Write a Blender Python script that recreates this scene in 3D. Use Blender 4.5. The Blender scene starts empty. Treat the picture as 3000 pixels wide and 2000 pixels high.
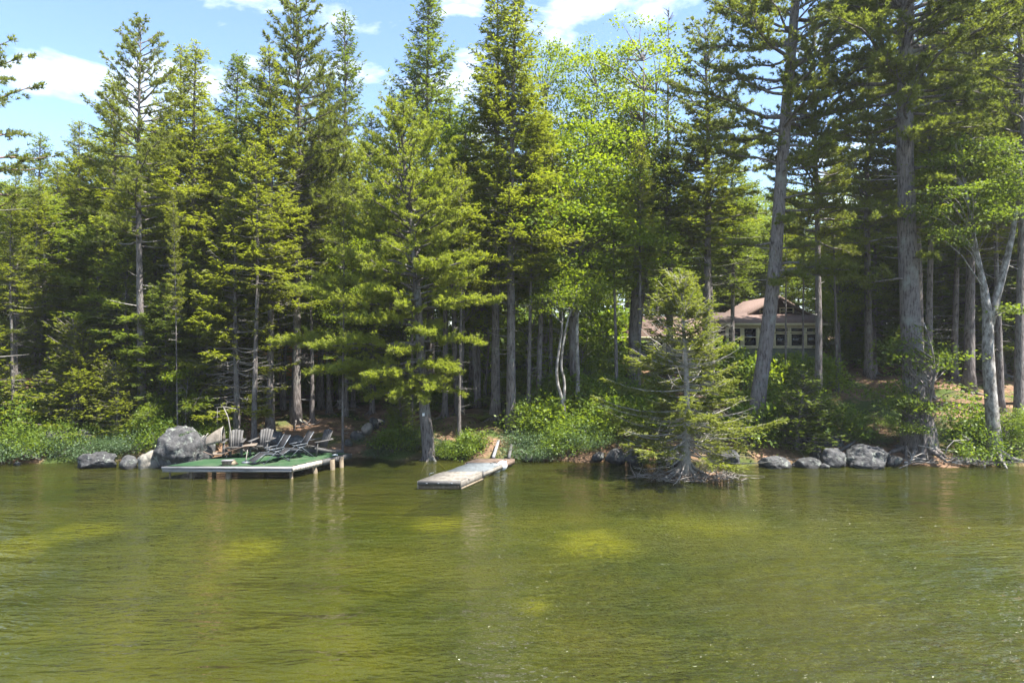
import bpy, bmesh, math, random
import numpy as np
from mathutils import Vector, Matrix, noise as mnoise

# ------------------------------------------------------------------ camera, sky, sun, exposure
scene = bpy.context.scene
CAMZ = 5.0
FPX = 2000.0                      # focal length in pixels of a 3000 px wide frame (24 mm)
cam_d = bpy.data.cameras.new('camera'); cam_d.lens = 24; cam_d.sensor_width = 36
cam_d.clip_start = 0.1; cam_d.clip_end = 3000
cam = bpy.data.objects.new('camera', cam_d); scene.collection.objects.link(cam)
cam.location = (0, 0, CAMZ); cam.rotation_euler = (math.radians(90), 0, 0)
scene.camera = cam

SUN_AZ, SUN_EL = math.radians(112), math.radians(63)
sunvec = Vector((math.sin(SUN_AZ)*math.cos(SUN_EL), math.cos(SUN_AZ)*math.cos(SUN_EL), math.sin(SUN_EL)))
sl = bpy.data.lights.new('sun', 'SUN'); sl.energy = 5.0; sl.angle = math.radians(0.53); sl.color = (1, 0.95, 0.86)
so = bpy.data.objects.new('sun', sl); scene.collection.objects.link(so)
so.rotation_euler = sunvec.to_track_quat('Z', 'Y').to_euler()

world = bpy.data.worlds.new('World'); scene.world = world; world.use_nodes = True
wn, wl = world.node_tree.nodes, world.node_tree.links
wn.clear()
w_out = wn.new('ShaderNodeOutputWorld'); w_bg = wn.new('ShaderNodeBackground'); w_bg.inputs['Strength'].default_value = 0.085
sky = wn.new('ShaderNodeTexSky'); sky.sky_type = 'NISHITA'; sky.sun_disc = False
sky.sun_elevation = SUN_EL; sky.sun_rotation = SUN_AZ; sky.altitude = 900; sky.air_density = 1.0; sky.dust_density = 0.0; sky.ozone_density = 2.0
tc = wn.new('ShaderNodeTexCoord'); mp = wn.new('ShaderNodeMapping')
mp.inputs['Scale'].default_value = (1.0, 1.0, 2.2); mp.inputs['Location'].default_value = (4.0, 0.5, 7.1)
cn = wn.new('ShaderNodeTexNoise'); cn.inputs['Scale'].default_value = 5.5; cn.inputs['Detail'].default_value = 7; cn.inputs['Roughness'].default_value = 0.55
cn.inputs['Distortion'].default_value = 0.3
cr = wn.new('ShaderNodeValToRGB'); cr.color_ramp.elements[0].position = 0.51; cr.color_ramp.elements[1].position = 0.74
cr.color_ramp.elements[0].color = (0, 0, 0, 1); cr.color_ramp.elements[1].color = (1, 1, 1, 1)
cm = wn.new('ShaderNodeMixRGB'); cm.inputs['Color2'].default_value = (7.5, 7.7, 8.0, 1)
wl.new(tc.outputs['Generated'], mp.inputs['Vector']); wl.new(mp.outputs['Vector'], cn.inputs['Vector'])
wl.new(cn.outputs['Fac'], cr.inputs['Fac']); wl.new(cr.outputs['Color'], cm.inputs['Fac'])
wl.new(sky.outputs['Color'], cm.inputs['Color1']); wl.new(cm.outputs['Color'], w_bg.inputs['Color'])
wl.new(w_bg.outputs['Background'], w_out.inputs['Surface'])

scene.view_settings.view_transform = 'Standard'; scene.view_settings.look = 'None'
scene.view_settings.exposure = 2.1; scene.view_settings.gamma = 1.0
cy = scene.cycles
cy.max_bounces = 8; cy.diffuse_bounces = 6; cy.glossy_bounces = 3; cy.transmission_bounces = 4; cy.transparent_max_bounces = 8
cy.caustics_reflective = False; cy.caustics_refractive = False
cy.sample_clamp_indirect = 6.0; cy.sample_clamp_direct = 14.0

# ------------------------------------------------------------------ helpers
COL = scene.collection
def XW(px, d): return (px-1500.0)/FPX*d
def ZW(py, d): return CAMZ+(1000.0-py)/FPX*d
rng = np.random.default_rng(7)

def mesh_np(name, verts, faces, mats=(), smooth=False, midx=None):
    """faces: list of (n,k) int arrays"""
    me = bpy.data.meshes.new(name)
    verts = np.asarray(verts, dtype=np.float32)
    if isinstance(faces, np.ndarray): faces = [faces]
    faces = [np.asarray(f, dtype=np.int32) for f in faces if len(f)]
    me.vertices.add(len(verts)); me.vertices.foreach_set('co', verts.ravel())
    nl = sum(f.size for f in faces); nf = sum(len(f) for f in faces)
    me.loops.add(nl); me.loops.foreach_set('vertex_index', np.concatenate([f.ravel() for f in faces]))
    tot = np.concatenate([np.full(len(f), f.shape[1], dtype=np.int32) for f in faces])
    start = np.concatenate([[0], np.cumsum(tot)[:-1]]).astype(np.int32)
    me.polygons.add(nf); me.polygons.foreach_set('loop_start', start)
    try: me.polygons.foreach_set('loop_total', tot)
    except Exception: pass
    if midx is not None: me.polygons.foreach_set('material_index', np.asarray(midx, dtype=np.int32))
    for m in mats: me.materials.append(m)
    if smooth: me.polygons.foreach_set('use_smooth', np.ones(nf, dtype=bool))
    me.update(calc_edges=True); me.validate()
    return me

def unit(v):
    v = np.asarray(v, float); return v/np.maximum(np.linalg.norm(v, axis=-1, keepdims=True), 1e-9)

class MB:
    """collects boxes, beams and tubes into one mesh"""
    def __init__(s): s.v = []; s.f = {3: [], 4: []}; s.n = 0; s.mi = {3: [], 4: []}; s.cur = 0
    def add(s, v, f):
        v = np.asarray(v, float); f = np.asarray(f, int)
        s.v.append(v); k = f.shape[1]; s.f[k].append(f+s.n); s.mi[k].append(np.full(len(f), s.cur)); s.n += len(v)
    def box(s, c, size, rz=0.0, M=None):
        h = np.array(size, float)/2
        v = np.array([[x, y, z] for x in (-1, 1) for y in (-1, 1) for z in (-1, 1)])*h
        if M is not None: v = v@np.array(M.to_3x3()).T
        if rz: c_, s_ = math.cos(rz), math.sin(rz); v = v@np.array([[c_, s_, 0], [-s_, c_, 0], [0, 0, 1]])
        s.add(v+np.array(c), [[0, 1, 3, 2], [4, 6, 7, 5], [0, 4, 5, 1], [2, 3, 7, 6], [0, 2, 6, 4], [1, 5, 7, 3]]); return s
    def beam(s, a, b, w, h, up=(0, 0, 1)):
        a, b = np.array(a, float), np.array(b, float); d = unit(b-a); u = np.array(up, float)
        if abs(d@u) > .98: u = np.array([0, 1.0, 0])
        sd = unit(np.cross(d, u)); u = np.cross(sd, d)
        v = [p+sd*i*w/2+u*j*h/2 for p in (a, b) for i in (-1, 1) for j in (-1, 1)]
        s.add(v, [[0, 1, 3, 2], [4, 6, 7, 5], [0, 4, 5, 1], [2, 3, 7, 6], [0, 2, 6, 4], [1, 5, 7, 3]]); return s
    def prism(s, poly, z0, z1):
        """vertical prism over a 2-D polygon; poly must be a quad"""
        p = np.array(poly, float); n = len(p)
        v = np.vstack([np.c_[p, np.full(n, z0)], np.c_[p, np.full(n, z1)]])
        s.add(v, [[0, 3, 2, 1], [4, 5, 6, 7]]+[[i, (i+1) % n, n+(i+1) % n, n+i] for i in range(n)]); return s
    def hexa(s, v8):
        s.add(v8, [[0, 3, 2, 1], [4, 5, 6, 7], [0, 1, 5, 4], [1, 2, 6, 5], [2, 3, 7, 6], [3, 0, 4, 7]]); return s
    def tube(s, pts, rad, k=6, caps=True, wob=0.0):
        P = np.asarray(pts, float); n = len(P); R = np.broadcast_to(np.asarray(rad, float), (n,))
        T = np.zeros_like(P); T[1:-1] = P[2:]-P[:-2]; T[0] = P[1]-P[0]; T[-1] = P[-1]-P[-2]; T = unit(T)
        ref = np.array([1.0, 0, 0]) if abs(T[0][0]) < .8 else np.array([0, 1.0, 0])
        u = unit(ref-T*(T@ref)[:, None]); w = np.cross(T, u)
        a = np.linspace(0, 2*np.pi, k, endpoint=False)
        rr = R[:, None]*(1+(rng.normal(0, wob, (n, k)) if wob else 0))
        V = P[:, None, :]+rr[..., None]*(np.cos(a)[None, :, None]*u[:, None, :]+np.sin(a)[None, :, None]*w[:, None, :])
        i = np.arange(n-1)[:, None]*k+np.arange(k)[None, :]; j = np.arange(n-1)[:, None]*k+(np.arange(k)[None, :]+1) % k
        F = np.stack([i, j, j+k, i+k], -1).reshape(-1, 4)
        s.add(V.reshape(-1, 3), F)
        if caps:
            base = s.n-n*k
            for o, rev in ((0, True), ((n-1)*k, False)):
                idx = [base+o+q for q in range(k)]
                fan = [[idx[0], idx[q], idx[q+1]] for q in range(1, k-1)]
                if rev: fan = [t[::-1] for t in fan]
                s.f[3].append(np.array(fan)); s.mi[3].append(np.full(len(fan), s.cur))
        return s
    def mesh(s, name, mats, smooth=False):
        fs = [np.concatenate(s.f[k]) for k in (3, 4) if s.f[k]]
        mi = np.concatenate([np.concatenate(s.mi[k]) for k in (3, 4) if s.f[k]])
        return mesh_np(name, np.concatenate(s.v), fs, mats if isinstance(mats, (list, tuple)) else [mats], smooth, mi)
    def build(s, name, mat, parent=None, smooth=False):
        return obj(name, s.mesh(name, mat, smooth), parent)

def obj(name, me, parent=None, loc=None, rz=None, sc=None):
    o = bpy.data.objects.new(name, me); COL.objects.link(o)
    if parent: o.parent = parent
    if loc is not None: o.location = loc
    if rz is not None: o.rotation_euler = (0, 0, rz)
    if sc is not None: o.scale = sc if hasattr(sc, '__len__') else (sc, sc, sc)
    return o
def tag(o, label=None, cat=None, group=None, kind=None):
    if label: o['label'] = label
    if cat: o['category'] = cat
    if group: o['group'] = group
    if kind: o['kind'] = kind
    return o
def thing(name, label, cat, loc=(0, 0, 0), rz=0, group=None, sc=1.0):
    return tag(obj(name, None, None, loc, rz, sc), label, cat, group)

# ------------------------------------------------------------------ materials
def new_mat(name):
    m = bpy.data.materials.new(name); m.use_nodes = True
    n, l = m.node_tree.nodes, m.node_tree.links; n.clear()
    out = n.new('ShaderNodeOutputMaterial'); return m, n, l, out
def ramp(n, stops):
    r = n.new('ShaderNodeValToRGB'); e = r.color_ramp.elements
    while len(e) < len(stops): e.new(0.5)
    for k, (p, c) in enumerate(stops): e[k].position = p; e[k].color = (*c, 1)
    return r
def surf_mat(name, stops, scale=4.0, stretch=(1, 1, 1), rough=0.8, bump=0.3, bscale=None, spec=0.3, detail=6, coord='Object', metal=0.0, bdist=0.02, extra=None):
    m, n, l, out = new_mat(name)
    b = n.new('ShaderNodeBsdfPrincipled'); b.inputs['Roughness'].default_value = rough; b.inputs['Specular IOR Level'].default_value = spec
    b.inputs['Metallic'].default_value = metal
    t = n.new('ShaderNodeTexCoord'); mp = n.new('ShaderNodeMapping'); mp.inputs['Scale'].default_value = stretch
    l.new(t.outputs[coord], mp.inputs['Vector'])
    nz = n.new('ShaderNodeTexNoise'); nz.inputs['Scale'].default_value = scale; nz.inputs['Detail'].default_value = detail; nz.inputs['Roughness'].default_value = 0.65
    l.new(mp.outputs['Vector'], nz.inputs['Vector'])
    r = ramp(n, stops); l.new(nz.outputs['Fac'], r.inputs['Fac'])
    col = r.outputs['Color']
    oi = n.new('ShaderNodeObjectInfo'); hv = n.new('ShaderNodeHueSaturation'); mr = n.new('ShaderNodeMapRange')
    mr.inputs['To Min'].default_value = 0.82; mr.inputs['To Max'].default_value = 1.18
    l.new(oi.outputs['Random'], mr.inputs['Value']); l.new(mr.outputs['Result'], hv.inputs['Value']); l.new(col, hv.inputs['Color'])
    col = hv.outputs['Color']
    if extra: col = extra(n, l, t, col)
    l.new(col, b.inputs['Base Color'])
    if bump:
        nb = n.new('ShaderNodeTexNoise'); nb.inputs['Scale'].default_value = bscale or scale*3; nb.inputs['Detail'].default_value = 5
        l.new(mp.outputs['Vector'], nb.inputs['Vector'])
        bp = n.new('ShaderNodeBump'); bp.inputs['Strength'].default_value = bump; bp.inputs['Distance'].default_value = bdist
        l.new(nb.outputs['Fac'], bp.inputs['Height']); l.new(bp.outputs['Normal'], b.inputs['Normal'])
    l.new(b.outputs['BSDF'], out.inputs['Surface']); return m
def leaf_mat(name, c_dark, c_light, trans=0.45, tcol=None, rough=0.5, spec=0.25, clump=0.5):
    """leaf or needle: diffuse plus light passing through; tone varies by leaf, by clump and by tree"""
    m, n, l, out = new_mat(name)
    g = n.new('ShaderNodeNewGeometry'); oi = n.new('ShaderNodeObjectInfo'); t = n.new('ShaderNodeTexCoord')
    nz = n.new('ShaderNodeTexNoise'); nz.inputs['Scale'].default_value = clump; nz.inputs['Detail'].default_value = 3
    l.new(t.outputs['Object'], nz.inputs['Vector'])
    a = n.new('ShaderNodeMath'); a.operation = 'MULTIPLY'; a.inputs[1].default_value = 0.55; l.new(g.outputs['Random Per Island'], a.inputs[0])
    b_ = n.new('ShaderNodeMath'); b_.operation = 'MULTIPLY_ADD'; b_.inputs[1].default_value = 1.3; b_.inputs[2].default_value = -0.42; l.new(nz.outputs['Fac'], b_.inputs[0])
    c = n.new('ShaderNodeMath'); c.operation = 'ADD'; l.new(a.outputs[0], c.inputs[0]); l.new(b_.outputs[0], c.inputs[1])
    d = n.new('ShaderNodeMath'); d.operation = 'MULTIPLY_ADD'; d.inputs[1].default_value = 0.3; l.new(oi.outputs['Random'], d.inputs[0]); l.new(c.outputs[0], d.inputs[2])
    r = ramp(n, [(0.0, c_dark), (1.0, c_light)]); l.new(d.outputs[0], r.inputs['Fac'])
    p = n.new('ShaderNodeBsdfPrincipled'); p.inputs['Roughness'].default_value = rough; p.inputs['Specular IOR Level'].default_value = spec
    l.new(r.outputs['Color'], p.inputs['Base Color'])
    tr = n.new('ShaderNodeBsdfTranslucent')
    tm = n.new('ShaderNodeMixRGB'); tm.blend_type = 'MULTIPLY'; tm.inputs['Fac'].default_value = 1
    tm.inputs['Color2'].default_value = (*(tcol or (1.75, 1.85, 0.6)), 1); l.new(r.outputs['Color'], tm.inputs['Color1']); l.new(tm.outputs['Color'], tr.inputs['Color'])
    mx = n.new('ShaderNodeMixShader'); mx.inputs['Fac'].default_value = trans
    l.new(p.outputs['BSDF'], mx.inputs[1]); l.new(tr.outputs['BSDF'], mx.inputs[2]); l.new(mx.outputs['Shader'], out.inputs['Surface']); return m

M = {}
M['bark'] = surf_mat('bark', [(.3, (.065, .055, .052)), (.55, (.135, .118, .112)), (.75, (.22, .195, .185))], 5, (2.5, 2.5, .35), .9, .8, 9, .1, bdist=.04)
def bark_extra(n, l, t, col):
    v = n.new('ShaderNodeTexNoise'); v.inputs['Scale'].default_value = 1.1; v.inputs['Detail'].default_value = 8; v.inputs['Roughness'].default_value = .7; l.new(t.outputs['Object'], v.inputs['Vector'])
    r = ramp(n, [(.52, (0, 0, 0)), (.66, (.75, .75, .75))]); l.new(v.outputs['Fac'], r.inputs['Fac'])
    mx = n.new('ShaderNodeMixRGB'); mx.inputs['Color2'].default_value = (.21, .22, .20, 1); l.new(r.outputs['Color'], mx.inputs['Fac']); l.new(col, mx.inputs['Color1']); return mx.outputs['Color']
M['bark'].name = 'bark_plain'
M['bark'] = surf_mat('bark', [(.36, (.040, .033, .031)), (.48, (.135, .118, .112)), (.62, (.17, .152, .145)), (.75, (.25, .225, .215))], 7, (2.2, 2.2, .45), .92, 1.0, 9, .1, bdist=.06, extra=bark_extra)
M['bark_pale'] = surf_mat('bark_pale', [(.36, (.08, .07, .06)), (.5, (.20, .185, .17)), (.68, (.38, .365, .345))], 6, (1.2, 1.2, .6), .85, .6, 12, .15)
M['bark_red'] = surf_mat('bark_red', [(.3, (.09, .06, .05)), (.55, (.20, .14, .115)), (.75, (.30, .23, .20))], 6, (2.5, 2.5, .5), .9, .8, 9, .1, bdist=.04)
M['deadwood'] = surf_mat('deadwood', [(.3, (.15, .135, .12)), (.7, (.32, .30, .28))], 8, (1, 1, 1), .9, .3, 20, .1)
M['spruce'] = leaf_mat('spruce_needles', (.070, .086, .015), (.165, .178, .032), .55)
M['spruce_dark'] = leaf_mat('spruce_needles_dark', (.046, .068, .014), (.115, .142, .028), .52)
M['pine'] = leaf_mat('pine_needles', (.078, .098, .024), (.165, .182, .048), .54, (1.7, 1.8, .65))
M['pine_bright'] = leaf_mat('pine_needles_bright', (.120, .148, .026), (.235, .258, .056), .55, (1.75, 1.85, .6))
M['spruce_pale'] = leaf_mat('spruce_needles_pale', (.066, .084, .024), (.155, .168, .042), .45)
M['hemlock'] = leaf_mat('hemlock_needles', (.050, .082, .017), (.120, .158, .032), .52, (1.9, 1.8, .7))
M['maple'] = leaf_mat('maple_leaves', (.060, .105, .014), (.165, .210, .026), .55, (1.8, 1.75, .55), .55, .2, .8)
M['maple_dark'] = leaf_mat('maple_leaves_dark', (.046, .080, .017), (.118, .158, .030), .48, (1.8, 1.75, .6), .55, .2, .8)
M['shrub'] = leaf_mat('shrub_leaves', (.045, .090, .016), (.135, .195, .030), .48, (1.9, 1.7, .6), .45, .3, 1.5)
M['shrub_blue'] = leaf_mat('shrub_leaves_greyish', (.030, .062, .028), (.085, .135, .062), .35, (1.7, 1.6, .8), .5, .3, 1.5)
M['fern'] = leaf_mat('fern_leaves', (.050, .095, .012), (.165, .220, .026), .5, (1.8, 1.7, .55), .5, .3, 1.5)
M['brown_needle'] = leaf_mat('dead_needles', (.08, .05, .025), (.26, .17, .09), .3, (1.3, 1.1, .8))

def rock_extra(n, l, t, col):
    vz = n.new('ShaderNodeTexNoise'); vz.inputs['Scale'].default_value = 3.2; vz.inputs['Detail'].default_value = 8; vz.inputs['Roughness'].default_value = .75
    l.new(t.outputs['Object'], vz.inputs['Vector'])
    r = ramp(n, [(.55, (0, 0, 0)), (.62, (1, 1, 1))]); l.new(vz.outputs['Fac'], r.inputs['Fac'])
    mx = n.new('ShaderNodeMixRGB'); mx.inputs['Color2'].default_value = (.17, .185, .165, 1); l.new(r.outputs['Color'], mx.inputs['Fac']); l.new(col, mx.inputs['Color1'])
    v2 = n.new('ShaderNodeTexNoise'); v2.inputs['Scale'].default_value = 1.7; v2.inputs['Detail'].default_value = 9; v2.inputs['Roughness'].default_value = .8
    l.new(t.outputs['Object'], v2.inputs['Vector'])
    r2 = ramp(n, [(.56, (0, 0, 0)), (.66, (1, 1, 1))]); l.new(v2.outputs['Fac'], r2.inputs['Fac'])
    m2 = n.new('ShaderNodeMixRGB'); m2.inputs['Color2'].default_value = (.020, .019, .018, 1); l.new(r2.outputs['Color'], m2.inputs['Fac']); l.new(mx.outputs['Color'], m2.inputs['Color1'])
    g = n.new('ShaderNodeNewGeometry'); sp = n.new('ShaderNodeSeparateXYZ'); l.new(g.outputs['Position'], sp.inputs[0])
    wz = n.new('ShaderNodeMath'); wz.operation = 'MULTIPLY_ADD'; wz.inputs[1].default_value = .25; l.new(vz.outputs['Fac'], wz.inputs[0]); l.new(sp.outputs['Z'], wz.inputs[2])
    wr = n.new('ShaderNodeMapRange'); wr.inputs['From Min'].default_value = .20; wr.inputs['From Max'].default_value = .27; wr.inputs['To Min'].default_value = .42; wr.inputs['To Max'].default_value = 1; l.new(wz.outputs[0], wr.inputs['Value'])   # wet foot of the stones
    hw = n.new('ShaderNodeHueSaturation'); l.new(wr.outputs['Result'], hw.inputs['Value']); l.new(m2.outputs['Color'], hw.inputs['Color'])
    return hw.outputs['Color']
M['rock'] = surf_mat('granite', [(.3, (.026, .026, .027)), (.55, (.055, .055, .057)), (.75, (.095, .094, .096))], 5, (1, 1, 1), .85, .7, 14, .2, extra=rock_extra, bdist=.05)
M['stone_pale'] = surf_mat('pale_stone', [(.3, (.10, .092, .08)), (.7, (.22, .205, .18))], 5, (1, 1, 1), .85, .6, 14, .2, bdist=.04)
M['algae_rock'] = surf_mat('algae_stone', [(.3, (.20, .21, .02)), (.7, (.55, .50, .04))], 4, (1, 1, 1), .9, .4, 14, .1)
M['grey_wood'] = surf_mat('weathered_wood', [(.3, (.055, .053, .052)), (.55, (.090, .087, .086)), (.75, (.135, .13, .127))], 3, (1, 1, 1), .85, .4, 30, .15)
M['white_wood'] = surf_mat('bleached_timber', [(.32, (.10, .098, .10)), (.5, (.22, .216, .226)), (.7, (.30, .293, .30))], 2.5, (.5, 4, 4), .8, .4, 20, .15)
M['plank_end'] = surf_mat('plank_end_grain', [(.3, (.22, .19, .16)), (.5, (.42, .37, .32)), (.7, (.62, .57, .50))], 6, (3, 3, .6), .85, .4, 20, .15)
M['dock_wood'] = surf_mat('dock_boards', [(.3, (.115, .10, .085)), (.5, (.18, .165, .145)), (.72, (.25, .23, .205))], 3, (2, 1, 2), .8, .4, 25, .15)
M['dock_grey'] = surf_mat('dock_boards_grey', [(.3, (.085, .097, .105)), (.7, (.15, .165, .178))], 3, (2, 1, 2), .8, .4, 25, .15)
M['brown_wood'] = surf_mat('brown_boards', [(.3, (.07, .05, .04)), (.7, (.17, .125, .10))], 4, (1, 1, 1), .85, .4, 25, .15)
M['post_wood'] = surf_mat('post_timber', [(.3, (.09, .07, .05)), (.7, (.22, .18, .13))], 4, (2, 2, .5), .85, .4, 20, .15)
M['turf'] = surf_mat('green_deck_carpet', [(.32, (.014, .040, .018)), (.5, (.028, .064, .030)), (.68, (.060, .085, .050))], 1.3, (1, 1, 1), .95, .5, 160, .1, bdist=.006)
M['metal'] = surf_mat('painted_tube', [(.3, (.055, .065, .080)), (.7, (.10, .115, .135))], 6, (1, 1, 1), .4, 0, None, .5)
M['black_mesh'] = surf_mat('black_sling', [(.3, (.012, .012, .014)), (.7, (.028, .028, .032))], 40, (1, 1, 1), .8, .2, 200, .2)
M['brown_cloth'] = surf_mat('brown_canvas', [(.3, (.10, .085, .07)), (.7, (.22, .19, .16))], 6, (1, 1, 1), .9, .3, 40, .1)
M['green_hull'] = surf_mat('green_hull', [(.3, (.010, .070, .060)), (.7, (.020, .12, .10))], 3, (1, 1, 1), .35, 0, None, .5)
M['red_hull'] = surf_mat('red_hull', [(.3, (.16, .015, .02)), (.7, (.26, .03, .035))], 3, (1, 1, 1), .4, 0, None, .5)
M['white_float'] = surf_mat('white_plastic', [(.3, (.62, .65, .70)), (.7, (.78, .80, .84))], 5, (1, 1, 1), .4, .1, 20, .4)
M['cream'] = surf_mat('cream_trim', [(.3, (.50, .45, .29)), (.7, (.62, .56, .38))], 4, (1, 1, 1), .7, .1, 30, .3)
M['house_dark'] = surf_mat('dark_shingle_wall', [(.3, (.045, .032, .028)), (.7, (.10, .075, .065))], 6, (1, 1, 6), .85, .5, 14, .2)
M['skirt'] = surf_mat('grey_green_wall', [(.3, (.10, .12, .09)), (.7, (.17, .19, .15))], 4, (1, 1, 4), .85, .2, 20, .2)
M['roof'] = surf_mat('red_brown_shingles', [(.3, (.105, .070, .058)), (.5, (.155, .108, .092)), (.7, (.20, .145, .125))], 5, (1, 3, 3), .9, .4, 16, .15)
M['log_gold'] = surf_mat('golden_logs', [(.3, (.36, .15, .02)), (.7, (.66, .33, .05))], 4, (.4, 3, 3), .5, .3, 12, .35)
M['tarp'] = surf_mat('olive_tarp', [(.3, (.05, .07, .03)), (.7, (.10, .13, .06))], 4, (1, 1, 1), .8, .2, 20, .2)
def glass_mat():
    m, n, l, out = new_mat('window_glass')
    p = n.new('ShaderNodeBsdfPrincipled'); p.inputs['Base Color'].default_value = (.010, .013, .018, 1); p.inputs['Roughness'].default_value = .06
    p.inputs['Specular IOR Level'].default_value = .6; l.new(p.outputs['BSDF'], out.inputs['Surface']); return m
M['glass'] = glass_mat()

def ground_mat():
    m, n, l, out = new_mat('forest_floor')
    g = n.new('ShaderNodeNewGeometry'); sep = n.new('ShaderNodeSeparateXYZ'); l.new(g.outputs['Position'], sep.inputs[0])
    nz = n.new('ShaderNodeTexNoise'); nz.inputs['Scale'].default_value = 1.6; nz.inputs['Detail'].default_value = 9; nz.inputs['Roughness'].default_value = .7
    l.new(g.outputs['Position'], nz.inputs['Vector'])
    r = ramp(n, [(.30, (.052, .033, .022)), (.48, (.125, .078, .050)), (.60, (.21, .130, .084)), (.75, (.30, .20, .13))]); l.new(nz.outputs['Fac'], r.inputs['Fac'])
    n2 = n.new('ShaderNodeTexNoise'); n2.inputs['Scale'].default_value = .33; n2.inputs['Detail'].default_value = 6; l.new(g.outputs['Position'], n2.inputs['Vector'])
    r2 = ramp(n, [(.50, (0, 0, 0)), (.60, (1, 1, 1))]); l.new(n2.outputs['Fac'], r2.inputs['Fac'])
    mx = n.new('ShaderNodeMixRGB'); mx.inputs['Color2'].default_value = (.045, .065, .016, 1); l.new(r2.outputs['Color'], mx.inputs['Fac']); l.new(r.outputs['Color'], mx.inputs['Color1'])
    # lake bed below the water line: silt and weed
    n3 = n.new('ShaderNodeTexNoise'); n3.inputs['Scale'].default_value = .45; n3.inputs['Detail'].default_value = 8; n3.inputs['Roughness'].default_value = .65; l.new(g.outputs['Position'], n3.inputs['Vector'])
    r3 = ramp(n, [(.36, (.026, .034, .005)), (.52, (.062, .068, .008)), (.68, (.105, .10, .012))]); l.new(n3.outputs['Fac'], r3.inputs['Fac'])
    # pale sand spots on the lake bed: soft, ragged outlines
    bedcol = r3.outputs['Color']; wz = n.new('ShaderNodeTexNoise'); wz.inputs['Scale'].default_value = 1.4; wz.inputs['Detail'].default_value = 7; wz.inputs['Roughness'].default_value = .7; l.new(g.outputs['Position'], wz.inputs['Vector'])
    for (px, py, w, dp, amt) in ((730, 1598, 190, .5, .8), (1290, 1535, 170, .5, .8), (1745, 1588, 230, .55, 1.0), (1570, 1738, 90, .6, .7), (60, 1592, 230, .5, .6), (260, 1550, 200, .4, .6), (2080, 1535, 330, .4, .5)):
        d = (CAMZ+1.0)/((py-1000)/FPX); mpn = n.new('ShaderNodeMapping'); mpn.vector_type = 'POINT'; w_ = w/FPX*d/2
        mpn.inputs['Scale'].default_value = (1/w_, 1/(w_*dp*2.2), 0); mpn.inputs['Location'].default_value = (-XW(px, d)/w_, -d/(w_*dp*2.2), 0); l.new(g.outputs['Position'], mpn.inputs['Vector'])
        ln = n.new('ShaderNodeVectorMath'); ln.operation = 'LENGTH'; l.new(mpn.outputs['Vector'], ln.inputs[0])
        ad = n.new('ShaderNodeMath'); ad.operation = 'MULTIPLY_ADD'; ad.inputs[1].default_value = 1.3; l.new(wz.outputs['Fac'], ad.inputs[0]); l.new(ln.outputs['Value'], ad.inputs[2])
        mrp = n.new('ShaderNodeMapRange'); mrp.interpolation_type = 'SMOOTHSTEP'; mrp.inputs['From Min'].default_value = 2.0; mrp.inputs['From Max'].default_value = .95; mrp.inputs['To Max'].default_value = amt; l.new(ad.outputs[0], mrp.inputs['Value'])
        mm = n.new('ShaderNodeMixRGB'); mm.inputs['Color2'].default_value = (.25, .24, .022, 1); l.new(mrp.outputs['Result'], mm.inputs['Fac']); l.new(bedcol, mm.inputs['Color1']); bedcol = mm.outputs['Color']
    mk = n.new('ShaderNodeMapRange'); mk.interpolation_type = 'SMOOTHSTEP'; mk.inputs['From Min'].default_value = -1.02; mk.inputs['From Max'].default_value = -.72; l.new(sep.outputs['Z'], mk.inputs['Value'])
    md = n.new('ShaderNodeMixRGB'); md.inputs['Color2'].default_value = (.016, .015, .007, 1); l.new(mk.outputs['Result'], md.inputs['Fac']); l.new(bedcol, md.inputs['Color1']); bedcol = md.outputs['Color']  # shoreline shade painted in: bed colour goes dark in the shallows
    mr = n.new('ShaderNodeMapRange'); mr.inputs['From Min'].default_value = -.12; mr.inputs['From Max'].default_value = .05; l.new(sep.outputs['Z'], mr.inputs['Value'])
    m2 = n.new('ShaderNodeMixRGB'); l.new(mr.outputs['Result'], m2.inputs['Fac']); l.new(bedcol, m2.inputs['Color1']); l.new(mx.outputs['Color'], m2.inputs['Color2'])
    p = n.new('ShaderNodeBsdfPrincipled'); p.inputs['Roughness'].default_value = .95; p.inputs['Specular IOR Level'].default_value = .1
    l.new(m2.outputs['Color'], p.inputs['Base Color'])
    nb = n.new('ShaderNodeTexNoise'); nb.inputs['Scale'].default_value = 11; nb.inputs['Detail'].default_value = 6; l.new(g.outputs['Position'], nb.inputs['Vector'])
    bp = n.new('ShaderNodeBump'); bp.inputs['Strength'].default_value = .9; bp.inputs['Distance'].default_value = .07; l.new(nb.outputs['Fac'], bp.inputs['Height']); l.new(bp.outputs['Normal'], p.inputs['Normal'])
    l.new(p.outputs['BSDF'], out.inputs['Surface']); return m
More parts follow.
